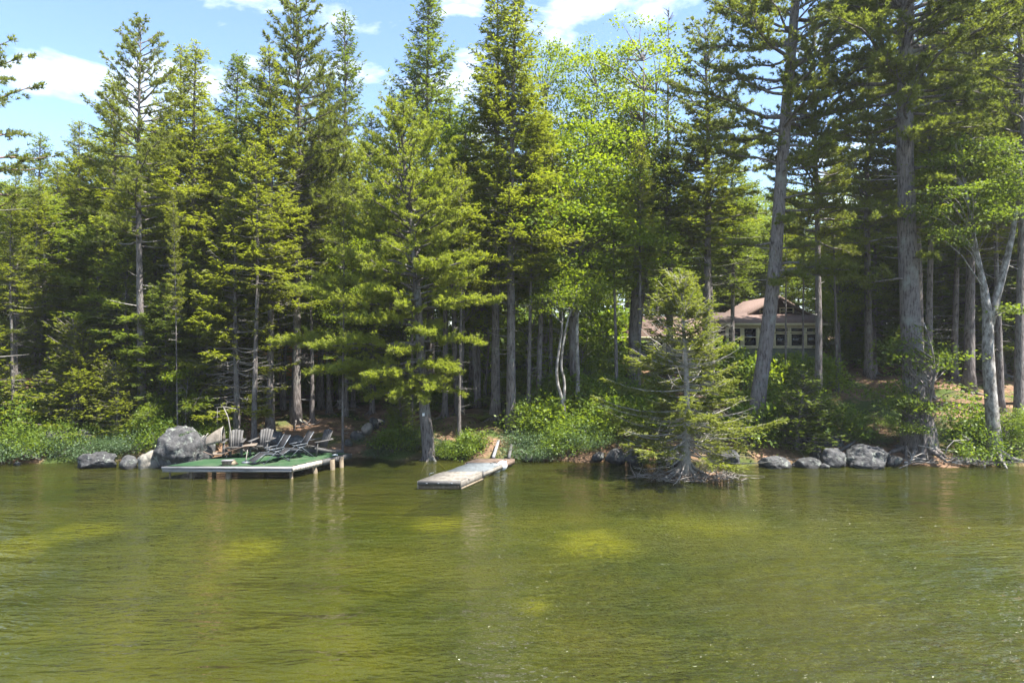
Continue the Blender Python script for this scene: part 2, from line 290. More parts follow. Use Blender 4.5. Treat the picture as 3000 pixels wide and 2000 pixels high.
def water_mat():
    m, n, l, out = new_mat('lake_water')
    g = n.new('ShaderNodeNewGeometry')
    def wave(scale, sx, sy, rot, detail=2, dist=0.0):
        mp = n.new('ShaderNodeMapping'); mp.inputs['Scale'].default_value = (sx, sy, 1); mp.inputs['Rotation'].default_value = (0, 0, rot); l.new(g.outputs['Position'], mp.inputs['Vector'])
        t = n.new('ShaderNodeTexNoise'); t.inputs['Scale'].default_value = scale; t.inputs['Detail'].default_value = detail; t.inputs['Distortion'].default_value = dist; l.new(mp.outputs['Vector'], t.inputs['Vector']); return t.outputs['Fac']
    # ripples grow towards the open water and calm down in the lee of the shore
    sep = n.new('ShaderNodeSeparateXYZ'); l.new(g.outputs['Position'], sep.inputs[0])
    calm = n.new('ShaderNodeMapRange'); calm.inputs['From Min'].default_value = 26.5; calm.inputs['From Max'].default_value = 20; calm.inputs['To Min'].default_value = .25; calm.inputs['To Max'].default_value = 1.0
    l.new(sep.outputs['Y'], calm.inputs['Value'])
    gust = n.new('ShaderNodeTexNoise'); gust.inputs['Scale'].default_value = .16; gust.inputs['Detail'].default_value = 3; l.new(g.outputs['Position'], gust.inputs['Vector'])
    gr = n.new('ShaderNodeMapRange'); gr.inputs['From Min'].default_value = .38; gr.inputs['From Max'].default_value = .62; gr.inputs['To Min'].default_value = .45; gr.inputs['To Max'].default_value = 1.25; l.new(gust.outputs['Fac'], gr.inputs['Value'])
    bm_ = n.new('ShaderNodeMapping'); bm_.inputs['Scale'].default_value = (1/6.5, 1/7.0, 0); bm_.inputs['Location'].default_value = (-4.5/6.5, -14.5/7.0, 0); l.new(g.outputs['Position'], bm_.inputs['Vector'])
    bl_ = n.new('ShaderNodeVectorMath'); bl_.operation = 'LENGTH'; l.new(bm_.outputs['Vector'], bl_.inputs[0])
    br_ = n.new('ShaderNodeMapRange'); br_.interpolation_type = 'SMOOTHSTEP'; br_.inputs['From Min'].default_value = 1.3; br_.inputs['From Max'].default_value = .1; br_.inputs['To Min'].default_value = 0; br_.inputs['To Max'].default_value = 3.0; l.new(bl_.outputs['Value'], br_.inputs['Value'])
    ga = n.new('ShaderNodeMath'); ga.operation = 'ADD'; l.new(gr.outputs['Result'], ga.inputs[0]); l.new(br_.outputs['Result'], ga.inputs[1])
    amp = n.new('ShaderNodeMath'); amp.operation = 'MULTIPLY'; l.new(calm.outputs['Result'], amp.inputs[0]); l.new(ga.outputs[0], amp.inputs[1])
    h1 = wave(.9, .5, 1.3, .30, 2, .6); h2 = wave(2.5, .45, 1.5, -.22, 2, .9); h3 = wave(7.5, .6, 1.4, .12, 2, .4)
    a = n.new('ShaderNodeMath'); a.operation = 'MULTIPLY_ADD'; a.inputs[1].default_value = .50; l.new(h2, a.inputs[0]); l.new(h1, a.inputs[2])
    b = n.new('ShaderNodeMath'); b.operation = 'MULTIPLY_ADD'; b.inputs[1].default_value = .24; l.new(h3, b.inputs[0]); l.new(a.outputs[0], b.inputs[2])
    c = n.new('ShaderNodeMath'); c.operation = 'MULTIPLY'; l.new(b.outputs[0], c.inputs[0]); l.new(amp.outputs[0], c.inputs[1])
    bp = n.new('ShaderNodeBump'); bp.inputs['Strength'].default_value = 1.0; bp.inputs['Distance'].default_value = .27; l.new(c.outputs[0], bp.inputs['Height'])
    fr = n.new('ShaderNodeFresnel'); fr.inputs['IOR'].default_value = 1.33; l.new(bp.outputs['Normal'], fr.inputs['Normal'])
    gl = n.new('ShaderNodeBsdfGlossy'); gl.inputs['Roughness'].default_value = .04; l.new(bp.outputs['Normal'], gl.inputs['Normal'])
    tr = n.new('ShaderNodeBsdfTransparent'); tr.inputs['Color'].default_value = (.86, .88, .50, 1)
    df = n.new('ShaderNodeBsdfDiffuse')
    dn = n.new('ShaderNodeTexNoise'); dn.inputs['Scale'].default_value = .25; dn.inputs['Detail'].default_value = 5; l.new(g.outputs['Position'], dn.inputs['Vector'])
    dr = ramp(n, [(.38, (.032, .040, .008)), (.62, (.050, .052, .010))]); l.new(dn.outputs['Fac'], dr.inputs['Fac']); l.new(dr.outputs['Color'], df.inputs['Color'])
    m1 = n.new('ShaderNodeMixShader'); m1.inputs['Fac'].default_value = .46; l.new(tr.outputs['BSDF'], m1.inputs[1]); l.new(df.outputs['BSDF'], m1.inputs[2])
    m2 = n.new('ShaderNodeMixShader'); l.new(fr.outputs['Fac'], m2.inputs['Fac']); l.new(m1.outputs['Shader'], m2.inputs[1]); l.new(gl.outputs['BSDF'], m2.inputs[2])
    l.new(m2.outputs['Shader'], out.inputs['Surface']); return m

# ------------------------------------------------------------------ terrain and water
SX = np.array([-300, -60, -40, -21, -17.6, -14.5, -12.5, -7.5, -6, -2.9, 0, 2.8, 5, 8, 9.5, 12.4, 16.4, 20.5, 40, 60, 300.])
SY = np.array([20, 25.5, 27.5, 28.2, 28.4, 28.5, 29.6, 29.5, 29, 28.9, 28.8, 28.6, 28.2, 27.9, 27.8, 27.7, 27.5, 27.3, 26.5, 25, 20.])
PL = np.array([[-60, -3.2], [-25, -1.9], [-14, -1.35], [-6, -.95], [-2, -.6], [0, 0], [1, .45], [4, 1.0], [8, 1.4], [16, 1.75], [40, 3.2], [90, 7], [700, 12]])
PR = np.array([[-60, -3.2], [-25, -1.9], [-14, -1.35], [-6, -.95], [-2, -.6], [0, 0], [1, .5], [5, 1.45], [9, 2.1], [13, 2.55], [18, 3.3], [22, 3.7], [60, 6.5], [90, 8], [700, 14]])
def ground_z(x, y):
    x = np.asarray(x, float); y = np.asarray(y, float)
    t = y-np.interp(x, SX, SY)-.25*np.sin(x*1.7)-.15*np.sin(x*3.1+1)
    w = np.clip((x+6)/8, 0, 1); w = w*w*(3-2*w)
    z = np.interp(t, PL[:, 0], PL[:, 1])*(1-w)+np.interp(t, PR[:, 0], PR[:, 1])*w
    land = np.clip(t, 0, 4)/4
    z = z+land*(.10*np.sin(x*.9+y*.5)+.07*np.sin(x*2.1-y*1.3)+.05*np.sin(x*.4+y*2.3+2))
    b = .62*np.exp(-(((x-6.3)/1.7)**2+((y-25.4)/1.1)**2))+.3*np.exp(-(((x-7.6)/1.0)**2+((y-25.2)/.7)**2))
    return np.where(t < 0, np.minimum(z+b*1.6, .16), z)
def gz(x, y): return float(ground_z(x, y))

xs = np.concatenate([np.linspace(-420, -46, 24)[:-1], np.arange(-46, 46.01, .36), np.linspace(46, 420, 24)[1:]])
ys = np.concatenate([np.linspace(-300, 4, 16)[:-1], np.arange(4, 24, .8), np.arange(24, 44, .30), np.arange(44, 70, .9), np.linspace(70, 520, 28)])
GX, GY = np.meshgrid(xs, ys); GZ = ground_z(GX, GY)
fine = (np.abs(GX) < 46) & (GY > 24) & (GY < 70)
GZ = GZ+np.where(fine & (GZ > .05), rng.normal(0, .022, GZ.shape), 0)
nx, ny = len(xs), len(ys)
ii = (np.arange(ny-1)[:, None]*nx+np.arange(nx-1)[None, :]).ravel()
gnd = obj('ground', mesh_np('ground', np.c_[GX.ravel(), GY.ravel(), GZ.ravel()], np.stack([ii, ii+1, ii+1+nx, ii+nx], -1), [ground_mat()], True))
tag(gnd, 'forest floor of brown needle litter sloping down into the lake', 'ground', kind='structure')
wv = np.array([[-420, -300, 0], [420, -300, 0], [420, 33, 0], [-420, 33, 0.]])
wat = obj('lake_water', mesh_np('lake_water', wv, np.array([[0, 1, 2, 3]]), [water_mat()]))
tag(wat, 'rippled olive green lake water', 'water', kind='structure')

# ------------------------------------------------------------------ foliage builders (one trunk mesh and one crown mesh each)
def rhomb(c, d, n, L, W, fold=.18, rg=None):
    """leaf or shoot: four-cornered folded blade"""
    s = unit(np.cross(d, n)); n2 = np.cross(s, d)
    L = np.asarray(L)[:, None]; W = np.asarray(W)[:, None]
    mid = c+d*L*.45+n2*W*fold
    v = np.stack([c, mid+s*W*.5, c+d*L, mid-s*W*.5], 1).reshape(-1, 3)
    i = np.arange(len(c))*4
    return v, np.stack([i, i+1, i+2, i+3], -1)
class Leaves:
    def __init__(s): s.v = []; s.f4 = []; s.f3 = []; s.n = 0
    def blades(s, c, d, n, L, W, fold=.18):
        v, f = rhomb(c, unit(d), unit(n), L, W, fold); s.v.append(v); s.f4.append(f+s.n); s.n += len(v)
    def needles(s, c, d, L, W, rg):
        d = unit(d); sd = unit(np.cross(d, rg.normal(size=d.shape)))
        L = np.asarray(L)[:, None]; W = np.asarray(W)[:, None]
        v = np.stack([c-sd*W*.5, c+sd*W*.5, c+d*L], 1).reshape(-1, 3); i = np.arange(len(c))*3+s.n
        s.v.append(v); s.f3.append(np.stack([i, i+1, i+2], -1)); s.n += len(v)
    def mesh(s, name, mat):
        return mesh_np(name, np.concatenate(s.v), [np.concatenate(f) for f in (s.f3, s.f4) if f], [mat])

def trunk_pts(H, r0, rg, lean=(0, 0), wob=.12, n=14, flare=1.7, tip=.012):
    t = np.linspace(0, 1, n)**1.15; z = t*H
    ph = rg.uniform(0, 6.28, 4)
    x = lean[0]*t+wob*(np.sin(t*5+ph[0])-np.sin(ph[0]))*t; y = lean[1]*t+wob*(np.sin(t*4+ph[1])-np.sin(ph[1]))*t
    r = r0*(1-t)**.85+tip; r = r*(1+(flare-1)*np.exp(-z/.35))
    P = np.c_[x, y, z]; P[0, 2] = -.35
    return P, r
def at_z(P, r, z):
    return np.array([np.interp(z, P[:, 2], P[:, 0]), np.interp(z, P[:, 2], P[:, 1]), z]), float(np.interp(z, P[:, 2], r))
def roots(mb, r0, rg, n=5, L=.8, k=5):
    for a in rg.uniform(0, 6.28)+np.arange(n)*6.28/n+rg.uniform(-.3, .3, n):
        l = L*rg.uniform(.6, 1.3); u = np.array([math.cos(a), math.sin(a), 0])
        mb.tube([u*r0*.5+[0, 0, .30], u*(r0+.18*l)+[0, 0, .06], u*(r0+.6*l)+[0, 0, -.06], u*(r0+l)+[0, 0, -.25]], [r0*.4, r0*.28, r0*.16, r0*.06], k)

def build_conifer(name, H, R, base, seed, needle, bark='bark', step=.29, nb=6, droop=.25, gap=.12, shoot=.20, sw=.058, dead=10, r0=None, lean=(0, 0), shape=.75, fill=1.3, up=.25, dead_frac=0.0, low_taper=.25, top_open=0.0):
    rg = np.random.default_rng(seed); mb = MB(); lf = Leaves()
    r0 = r0 or H*.0085+.05
    P, r = trunk_pts(H, r0, rg, lean); mb.tube(P, r, 9, wob=.05); roots(mb, r0, rg)
    zb = base*H; z = zb
    while z < H-.15:
        rel = (z-zb)/(H-zb)
        m = nb+rg.integers(-1, 2)
        a0 = rg.uniform(0, 6.28)
        for q in range(m):
            if rg.random() < gap*(1-.5*rel): continue
            az = a0+q*6.283/m+rg.uniform(-.35, .35)
            L = (R*(1-rel)**shape*(1-low_taper*max(0, 1-rel*6))+.22)*rg.uniform(.62, 1.18)
            L *= 1+.45*mnoise.noise(Vector((math.cos(az)*1.3+seed, math.sin(az)*1.3, z*.55)))
            if rg.random() < .08: L *= 1.3
            el = math.radians(35*rel**1.5+4)-droop*(1-rel)*rg.uniform(.5, 1.4)
            c, _ = at_z(P, r, z+rg.uniform(-.15, .15)); u = np.array([math.cos(az), math.sin(az), 0.0]); side = np.array([-u[1], u[0], 0.0])
            bend = rg.uniform(-.15, .15)
            def path(t): return c+np.outer(t*L, u)*math.cos(el)+np.outer(t*t*L*bend, side)+np.outer(t*L*math.sin(el)+up*L*t**2.2*.5-.04*L*np.sin(t*3.1), [0, 0, 1])
            tt = np.linspace(0, 1, 5); isdead = rg.random() < dead_frac*(1-rel)
            mb.cur = 1 if isdead else 0
            mb.tube(path(tt), np.linspace(.012+.010*L, .005, 5), 3, caps=False); mb.cur = 0
            if isdead:
                for _ in range(5):
                    t0 = rg.uniform(.25, .95); p0 = path(np.array([t0]))[0]; dd = unit(u*rg.uniform(.3, 1)+side*rg.uniform(-1, 1)+[0, 0, rg.uniform(-.3, .3)]); mb.cur = 1
                    mb.tube([p0, p0+dd*.3*L*rg.uniform(.3, .8)], [.006, .003], 3, caps=False); mb.cur = 0
                continue
            nbl = max(4, int(L/.085*fill))
            t = rg.uniform(.12, 1.0, nbl)**.8; sgn = np.where(rg.random(nbl) < .5, -1., 1.)
            p0 = path(t); ang = rg.uniform(.5, 1.15, nbl)
            bl = np.clip(.42*L*(1.08-t)**.7, .12, .9)*rg.uniform(.6, 1.15, nbl)
            bd = unit(u[None]*np.cos(ang)[:, None]+side[None]*(sgn*np.sin(ang))[:, None]+np.c_[np.zeros(nbl), np.zeros(nbl), rg.normal(.02-.15*droop, .16, nbl)])
            cs, ds = [], []
            ns = np.clip((bl/.075*fill).astype(int), 2, 12)
            idx = np.repeat(np.arange(nbl), ns); f = rg.uniform(0.05, 1, len(idx))
            cc = p0[idx]+bd[idx]*(f*bl[idx])[:, None]+np.c_[np.zeros(len(idx)), np.zeros(len(idx)), -.12*droop*f*f*bl[idx]]
            sd = np.cross(bd[idx], [0, 0, 1.0]); ra = rg.uniform(-.9, .9, len(idx))
            dd = bd[idx]*np.cos(ra)[:, None]+sd*np.sin(ra)[:, None]+np.c_[np.zeros(len(idx)), np.zeros(len(idx)), rg.normal(.08, .25, len(idx))]
            nn = np.c_[rg.normal(0, .5, (len(idx), 2)), np.ones(len(idx))]
            lf.blades(cc, dd, nn, shoot*rg.uniform(.6, 1.3, len(idx)), sw*rg.uniform(.7, 1.3, len(idx)), .25)
        z += step*(1-.45*rel)*rg.uniform(.75, 1.25)
    # leader
    k = 26; zz = rg.uniform(H-.7, H+.05, k); az = rg.uniform(0, 6.28, k); c = np.array([at_z(P, r, q)[0] for q in zz])
    lf.blades(c, np.c_[np.cos(az)*.7, np.sin(az)*.7, rg.uniform(.4, 1.2, k)], np.c_[np.cos(az), np.sin(az), np.zeros(k)], np.full(k, shoot), np.full(k, sw), .2)
    mb.cur = 1
    for _ in range(dead):
        z0 = rg.uniform(.12, max(base, .2)+.12)*H; az = rg.uniform(0, 6.28); L = rg.uniform(.5, 1.0)*min(R*.8, 1.9); c, rr = at_z(P, r, z0); u = np.array([math.cos(az), math.sin(az), 0.0])
        e = rg.uniform(-.35, .1); b2 = rg.uniform(.1, .4)
        pts = [c+u*L*t+np.array([0, 0, L*(e*t+b2*t*t)]) for t in np.linspace(0, 1, 4)]
        mb.tube(pts, [.018, .013, .009, .004], 3, caps=False)
        for _ in range(3):
            t0 = rg.uniform(.3, .9); p0 = c+u*L*t0+np.array([0, 0, L*(e*t0+b2*t0*t0)]); dd = unit(u+rg.normal(0, .6, 3)); mb.tube([p0, p0+dd*L*.35], [.006, .003], 3, caps=False)
    mb.cur = 0
    return mb.mesh(name+'_trunk', [M[bark], M['deadwood']], True), lf.mesh(name+'_crown', M[needle])

def pine_bough(mb, lf, c, az, L, el, rg, curve=.15, dens=1.0, r=None, start=.22, nl=.17, nw=.036, sub=.9, flat=.5, ts=.075):
    u = np.array([math.cos(az), math.sin(az), 0.0]); side = np.array([-u[1], u[0], 0.0]); bend = rg.uniform(-.12, .12); ph = rg.uniform(0, 6)
    def path(t):
        t = np.asarray(t); return c+np.outer(t*L*math.cos(el), u)+np.outer(L*(bend*t*t+.03*np.sin(t*7+ph)), side)+np.outer(L*(t*math.sin(el)+curve*t*t+.02*np.sin(t*9+ph)), [0, 0, 1])
    r = r or .018*L+.01
    mb.tube(path(np.linspace(0, 1, 7)), np.linspace(r, .007, 7), 5, caps=False)
    ns = max(5, int(L*9.5*dens))
    t = start+(1-start)*rg.random(ns)**.8; sgn = np.where(rg.random(ns) < .5, -1., 1.); ang = rg.uniform(.35, 1.15, ns)
    sl_ = np.clip(sub*(1.15-t)*L*.36, .18, 1.1)*rg.uniform(.6, 1.2, ns)
    p0 = path(t); bd = unit(u[None]*np.cos(ang)[:, None]+side[None]*(sgn*np.sin(ang))[:, None]+np.c_[np.zeros((ns, 2)), rg.normal(.22, .22*flat*2, ns)])
    for k in range(0, ns, 2): mb.tube([p0[k], p0[k]+bd[k]*sl_[k]], [.010, .004], 3, caps=False)
    nt = np.clip((sl_/ts).astype(int), 3, 22); idx = np.repeat(np.arange(ns), nt)
    f = rg.uniform(.12, 1.05, len(idx)); jit = rg.normal(0, .035, (len(idx), 3))
    cc = p0[idx]+bd[idx]*(f*sl_[idx])[:, None]+jit+np.c_[np.zeros((len(idx), 2)), .08*f*f*sl_[idx]]
    td = unit(bd[idx]+rg.normal(0, .35, (len(idx), 3))+[0, 0, .25])
    K = 8; c2 = np.repeat(cc, K, 0); d2 = np.repeat(td, K, 0)+rg.normal(0, .55, (len(cc)*K, 3))
    lf.needles(c2, d2, nl*rg.uniform(.7, 1.2, len(c2)), nw*rg.uniform(.7, 1.2, len(c2)), rg)

def build_pine(name, H, R, base, seed, needle='pine', bark='bark', n=46, path=None, r0=None, boughs=(), dens=1.0, el0=0.0, el1=.8, nl=.18, nw=.04, dead=8, shape=.6, flare=1.6, curve=.12, irregular=.4, rootn=6, ts=.075):
    rg = np.random.default_rng(seed); mb = MB(); lf = Leaves()
    if path is None: P, r = trunk_pts(H, r0 or H*.011, rg, (0, 0), .15, flare=flare)
    else:
        P = np.array(path[0], float); r = np.array(path[1], float); z = np.linspace(0, 1, 22)**1.2*P[-1, 2]
        P, r = np.c_[np.interp(z, P[:, 2], P[:, 0]), np.interp(z, P[:, 2], P[:, 1]), z], np.interp(z, P[:, 2], r)
        for _ in range(2): P[1:-1] = (P[:-2]+2*P[1:-1]+P[2:])/4
        P[0, 2] = -.4; H = P[-1, 2]
    mb.tube(P, r, 12, wob=.04); roots(mb, min(r[1], .75)*.8, rg, rootn, 1.0)
    for k in range(n):
        rel = (k+rg.random())/n; z = H*(base+(1-base)*rel**.92)
        c, _ = at_z(P, r, min(z, H-.05)); L = (R*(1-rel)**shape+.45)*rg.uniform(1-irregular, 1+irregular*.6)
        if rel < .12: L *= .8
        az = k*2.4+rg.uniform(-.6, .6); el = el0+(el1-el0)*rel**1.3+rg.normal(0, .12)
        pine_bough(mb, lf, c, az, L, el, rg, curve, dens, nl=nl, nw=nw, ts=ts)
    for (z, az, L, el, cv, dn) in boughs:
        c, _ = at_z(P, r, z); pine_bough(mb, lf, c, math.radians(az), L, el, rg, cv, dn, r=.016*L+.015, nl=nl, nw=nw, ts=ts)
    mb.cur = 1
    for _ in range(dead):
        z0 = rg.uniform(.25, base+.1)*H; az = rg.uniform(0, 6.28); L = rg.uniform(.4, 1.8); c, rr = at_z(P, r, z0); u = np.array([math.cos(az), math.sin(az), rg.uniform(-.1, .3)])
        mb.tube([c, c+u*L*.5+[0, 0, -.04], c+u*L], [.03, .02, .006], 4, caps=False)
    mb.cur = 0
    return mb.mesh(name+'_trunk', [M[bark], M['deadwood']], True), lf.mesh(name+'_crown', M[needle])

def build_maple(name, H, seed, leaf='maple', bark='bark', r0=None, clusters=150, lpc=90, lobes=None, ls=.11, stems=1, fork=.3, spread=1.2, paths=None, flat=.45, csize=.62, tilt=.55):
    """lobes: list of (x, y, z, rx, ry, rz) ellipsoids that leaf clusters fill"""
    rg = np.random.default_rng(seed); mb = MB(); lf = Leaves(); r0 = r0 or H*.011
    stemP = []
    if paths is None:
        for s in range(stems):
            a = rg.uniform(0, 6.28)+s*6.28/max(stems, 1); ln = (math.cos(a)*spread*(stems > 1), math.sin(a)*spread*(stems > 1))
            P, r = trunk_pts(H*rg.uniform(.82, .95), r0, rg, ln, .22); stemP.append((P, r))
    else:
        for pts, rad in paths:
            P = np.array(pts, float); r = np.array(rad, float); s_ = np.linspace(0, 1, len(P)); q = np.linspace(0, 1, 16)
            P = np.stack([np.interp(q, s_, P[:, k]) for k in range(3)], -1); r = np.interp(q, s_, r)
            for _ in range(2): P[1:-1] = (P[:-2]+2*P[1:-1]+P[2:])/4
            stemP.append((P, r))
    for P, r in stemP: mb.tube(P, r, 9, wob=.05)
    roots(mb, r0, rg, 5, r0*3)
    lob = np.array(lobes); vol = lob[:, 3]*lob[:, 4]*lob[:, 5]; pick = rg.choice(len(lob), clusters, p=vol/vol.sum())
    dirs = unit(rg.normal(size=(clusters, 3))); rad = rg.random(clusters)**.42
    C = lob[pick, :3]+dirs*rad[:, None]*lob[pick, 3:]
    for c in C:
        P, r = stemP[int(np.argmin([np.min(np.linalg.norm((P-c)*[1, 1, .6], axis=1)) for P, r in stemP]))]
        zt = max(P[0, 2]+.3, min(P[-1, 2], c[2]-.45*np.linalg.norm(c[:2]-P[len(P)//2, :2])-.2)); k = int(np.argmin(np.abs(P[:, 2]-zt))); a = P[k]
        mid = (a+c)/2+[0, 0, .12*np.linalg.norm(c-a)]+rg.normal(0, .08, 3)
        d = np.linalg.norm(c-a); mb.tube([a, mid, c], [.010+.008*d, .008+.003*d, .004], 4, caps=False)
        n = max(8, int(lpc*rg.uniform(.5, 1.4)*(csize/.62)))
        sz = csize*rg.uniform(.7, 1.25); o = rg.normal(0, .5, (n, 3))*np.array([sz, sz, sz*flat]); p = c+o
        out = p-np.array([P[len(P)//2, 0], P[len(P)//2, 1], c[2]-.5])
        dd = unit(unit(out)*.6+rg.normal(0, .7, (n, 3))+[0, 0, -.25]); nn = np.c_[rg.normal(0, tilt, (n, 2)), np.ones(n)]
        L = ls*rg.uniform(.5, 1.45, n); lf.blades(p, dd, nn, L, L*.72, .16)
    return mb.mesh(name+'_trunk', [M[bark]], True), lf.mesh(name+'_crown', M[leaf])

def build_shrub(name, seed, leaf='shrub', w=.9, h=.9, n=1500, ls=.075, ratio=.6, stems=9):
    rg = np.random.default_rng(seed); mb = MB(); lf = Leaves()
    k = 26; a = rg.uniform(0, 6.28, k); q = np.sqrt(rg.random(k)); C = np.c_[np.cos(a)*q*w*.75, np.sin(a)*q*w*.75, h*(.25+.7*rg.random(k))*(1.05-.5*q*q)]
    for c in C[:stems*2]: mb.tube([[c[0]*.15, c[1]*.15, -.1], c*[.6, .6, .6], c], [.012, .008, .004], 3, caps=False)
    i = rg.integers(0, k, n); p = C[i]+rg.normal(0, 1, (n, 3))*np.array([w*.20, w*.20, h*.11]); p[:, 2] = np.maximum(p[:, 2], .03)
    dd = unit(p*[1, 1, .2]+rg.normal(0, .5, (n, 3))); nn = np.c_[rg.normal(0, .55, (n, 2)), np.ones(n)]
    L = ls*rg.uniform(.6, 1.35, n); lf.blades(p, dd, nn, L, L*ratio, .15)
    return mb.mesh(name+'_stems', [M['bark']]), lf.mesh(name+'_foliage', M[leaf])
def build_fern(name, seed, n=16, L=.75):
    rg = np.random.default_rng(seed); lf = Leaves(); mb = MB()
    for k in range(n):
        az = k*6.28/n+rg.uniform(-.3, .3); l = L*rg.uniform(.7, 1.15); u = np.array([math.cos(az), math.sin(az), 0.0]); side = np.array([-u[1], u[0], 0.0]); b = rg.normal(0, .06, 2)
        base = np.array([b[0], b[1], 0.0])
        def path(t): return base+np.outer(t*l*.8, u)+np.outer(l*(1.05*t-.75*t*t), [0, 0, 1])
        mb.tube(path(np.linspace(0, 1, 5)), [.006, .005, .004, .003, .002], 3, caps=False)
        t = np.repeat(np.linspace(.15, .98, 15), 2); s = np.tile([-1., 1.], 15); p = path(t)
        dd = unit(side[None]*s[:, None]+u*.35+[0, 0, -.1]); ln = .17*np.sin(np.clip(t*1.05, 0, 1)*3.0)*l/.75+.04
        lf.blades(p, dd, np.c_[rg.normal(0, .2, (30, 2)), np.ones(30)], ln, np.full(30, .042), .1)
    return mb.mesh(name+'_stems', [M['fern']]), lf.mesh(name+'_foliage', M['fern'])

PROTO = {}
def proto(key, H, meshes): PROTO[key] = (H, meshes)
proto('spruceA', 20, build_conifer('spruceA', 20, 2.7, .34, 11, 'spruce', nb=6, gap=.28, dead=26, dead_frac=.12))
proto('spruceB', 20, build_conifer('spruceB', 20, 2.3, .42, 12, 'spruce', nb=6, gap=.30, dead=30, droop=.3, dead_frac=.15))
proto('spruceC', 19, build_conifer('spruceC', 19, 2.9, .30, 13, 'spruce_dark', nb=6, gap=.32, dead=16, droop=.35, up=.5, dead_frac=.1))
proto('spruceD', 17, build_conifer('spruceD', 17, 1.7, .52, 14, 'spruce', nb=5, gap=.2, dead=26, r0=.13, dead_frac=.2))
proto('fir', 14, build_conifer('fir', 14, 2.5, .10, 15, 'spruce_dark', nb=6, gap=.2, dead=4, droop=.12, fill=1.1))
proto('pineA', 22, build_pine('pineA', 22, 3.7, .42, 21, n=100, dens=.95))
proto('pineB', 22, build_pine('pineB', 22, 3.3, .46, 22, n=84, dens=.9))
proto('hemlock', 12, build_conifer('hemlock', 12, 3.2, .12, 23, 'hemlock', nb=6, gap=.08, dead=4, droop=.3, shoot=.16, sw=.058, step=.28, up=-.1, fill=1.4, shape=.6))
proto('hemlockC', 14, build_conifer('hemlockC', 14, 2.8, .42, 25, 'hemlock', nb=6, gap=.10, dead=10, droop=.3, shoot=.16, sw=.058, step=.28, up=-.1, fill=1.3, shape=.5))
proto('hemlockB', 10, build_conifer('hemlockB', 10, 2.7, .22, 24, 'hemlock', nb=5, gap=.15, dead=14, droop=.28, shoot=.16, sw=.058, step=.28, up=-.1, fill=1.4, shape=.55, r0=.12))
proto('mapleTall', 16, build_maple('mapleTall', 16, 31, 'maple', clusters=190, lpc=140, stems=2, spread=1.4, lobes=[(0, 0, 13.2, 2.6, 2.4, 2.6), (-.9, .3, 10.6, 2.6, 2.2, 1.8), (1.3, 0, 10.8, 2.3, 2.2, 1.9), (0, 0, 8.2, 2.0, 2.0, 1.4)], ls=.105))
proto('mapleMid', 10, build_maple('mapleMid', 10, 32, 'maple', clusters=170, lpc=140, stems=2, spread=.9, lobes=[(0, 0, 8, 1.9, 1.8, 1.9), (-.9, .2, 6, 2.1, 1.8, 1.5), (.9, -.2, 5.8, 2.0, 1.9, 1.6), (0, 0, 4.2, 1.9, 1.7, 1.0)], ls=.10))
proto('mapleDark', 10, build_maple('mapleDark', 10, 33, 'maple_dark', clusters=170, lpc=130, stems=2, spread=1.0, lobes=[(0, 0, 7.9, 2.1, 1.8, 1.8), (-1.2, .2, 5.8, 2.0, 1.8, 1.3), (1.2, -.2, 5.5, 2.1, 1.9, 1.4), (0, 0, 3.9, 2.1, 1.7, .9)], ls=.10))
proto('sapling', 3.4, build_maple('sapling', 3.4, 34, 'maple_dark', clusters=44, lpc=100, r0=.03, lobes=[(0, 0, 2.5, .9, .8, .6), (.2, 0, 1.5, 1.0, .9, .5)], ls=.075, csize=.42, flat=.3))
proto('saplingB', 4.5, build_maple('saplingB', 4.5, 35, 'maple', clusters=46, lpc=60, r0=.035, lobes=[(0, 0, 3.4, 1.1, .9, .8), (-.2, 0, 2.1, 1.2, 1.1, .6)], ls=.11, csize=.42, flat=.35))
proto('young', 3.2, build_conifer('young', 3.2, 1.15, .04, 41, 'hemlock', nb=6, step=.17, gap=.05, dead=0, droop=.1, shoot=.14, sw=.05, fill=1.2, r0=.04))
proto('youngB', 4.2, build_conifer('youngB', 4.2, 1.5, .06, 42, 'spruce', nb=6, step=.2, gap=.1, dead=4, droop=.15, shoot=.15, sw=.055, fill=1.1, r0=.05))
proto('shrubA', 1, build_shrub('shrubA', 51, 'shrub'))
proto('shrubB', 1, build_shrub('shrubB', 52, 'shrub', .8, 1.1, 1200, .10, .65))
proto('shrubC', 1, build_shrub('shrubC', 53, 'shrub_blue', 1.0, .65, 2000, .055, .5))
proto('shrubD', 1, build_shrub('shrubD', 54, 'fern', .9, .9, 1300, .10, .6))
proto('fern', 1, build_fern('fern', 55))
proto('fernB', 1, build_fern('fernB', 56, 13, .9))

MARKS = [(20, 'left edge'), (125, 'green canoe'), (270, 'olive tarp'), (415, 'silver branched pine'), (545, 'largest boulder'), (690, 'hooded lounger'), (790, 'middle chair'), (890, 'folding loungers'), (1004, 'deck corner trunk'), (1120, 'slope rocks'), (1250, 'yellow green pine'), (1400, 'dock end'), (1475, 'twin trunks'), (1580, 'dark crooked trunk'), (1660, 'crooked birch'), (1806, 'house wing'), (2010, 'ragged spruce'), (2230, 'leaning pine'), (2400, 'house corner'), (2537, 'domed boulder'), (2690, 'huge pine'), (2800, 'right clearing'), (2905, 'forked maple'), (3000, 'right edge')]
def where(px): return 'level with the '+min(MARKS, key=lambda m: abs(m[0]-px))[1]
def lab_of(size, lab, px):
    t = f'{size} {lab}, {where(px)}'; t = t if len(t.split()) <= 16 else f'{lab}, {where(px)}'
    return t if len(t.split()) <= 16 else lab
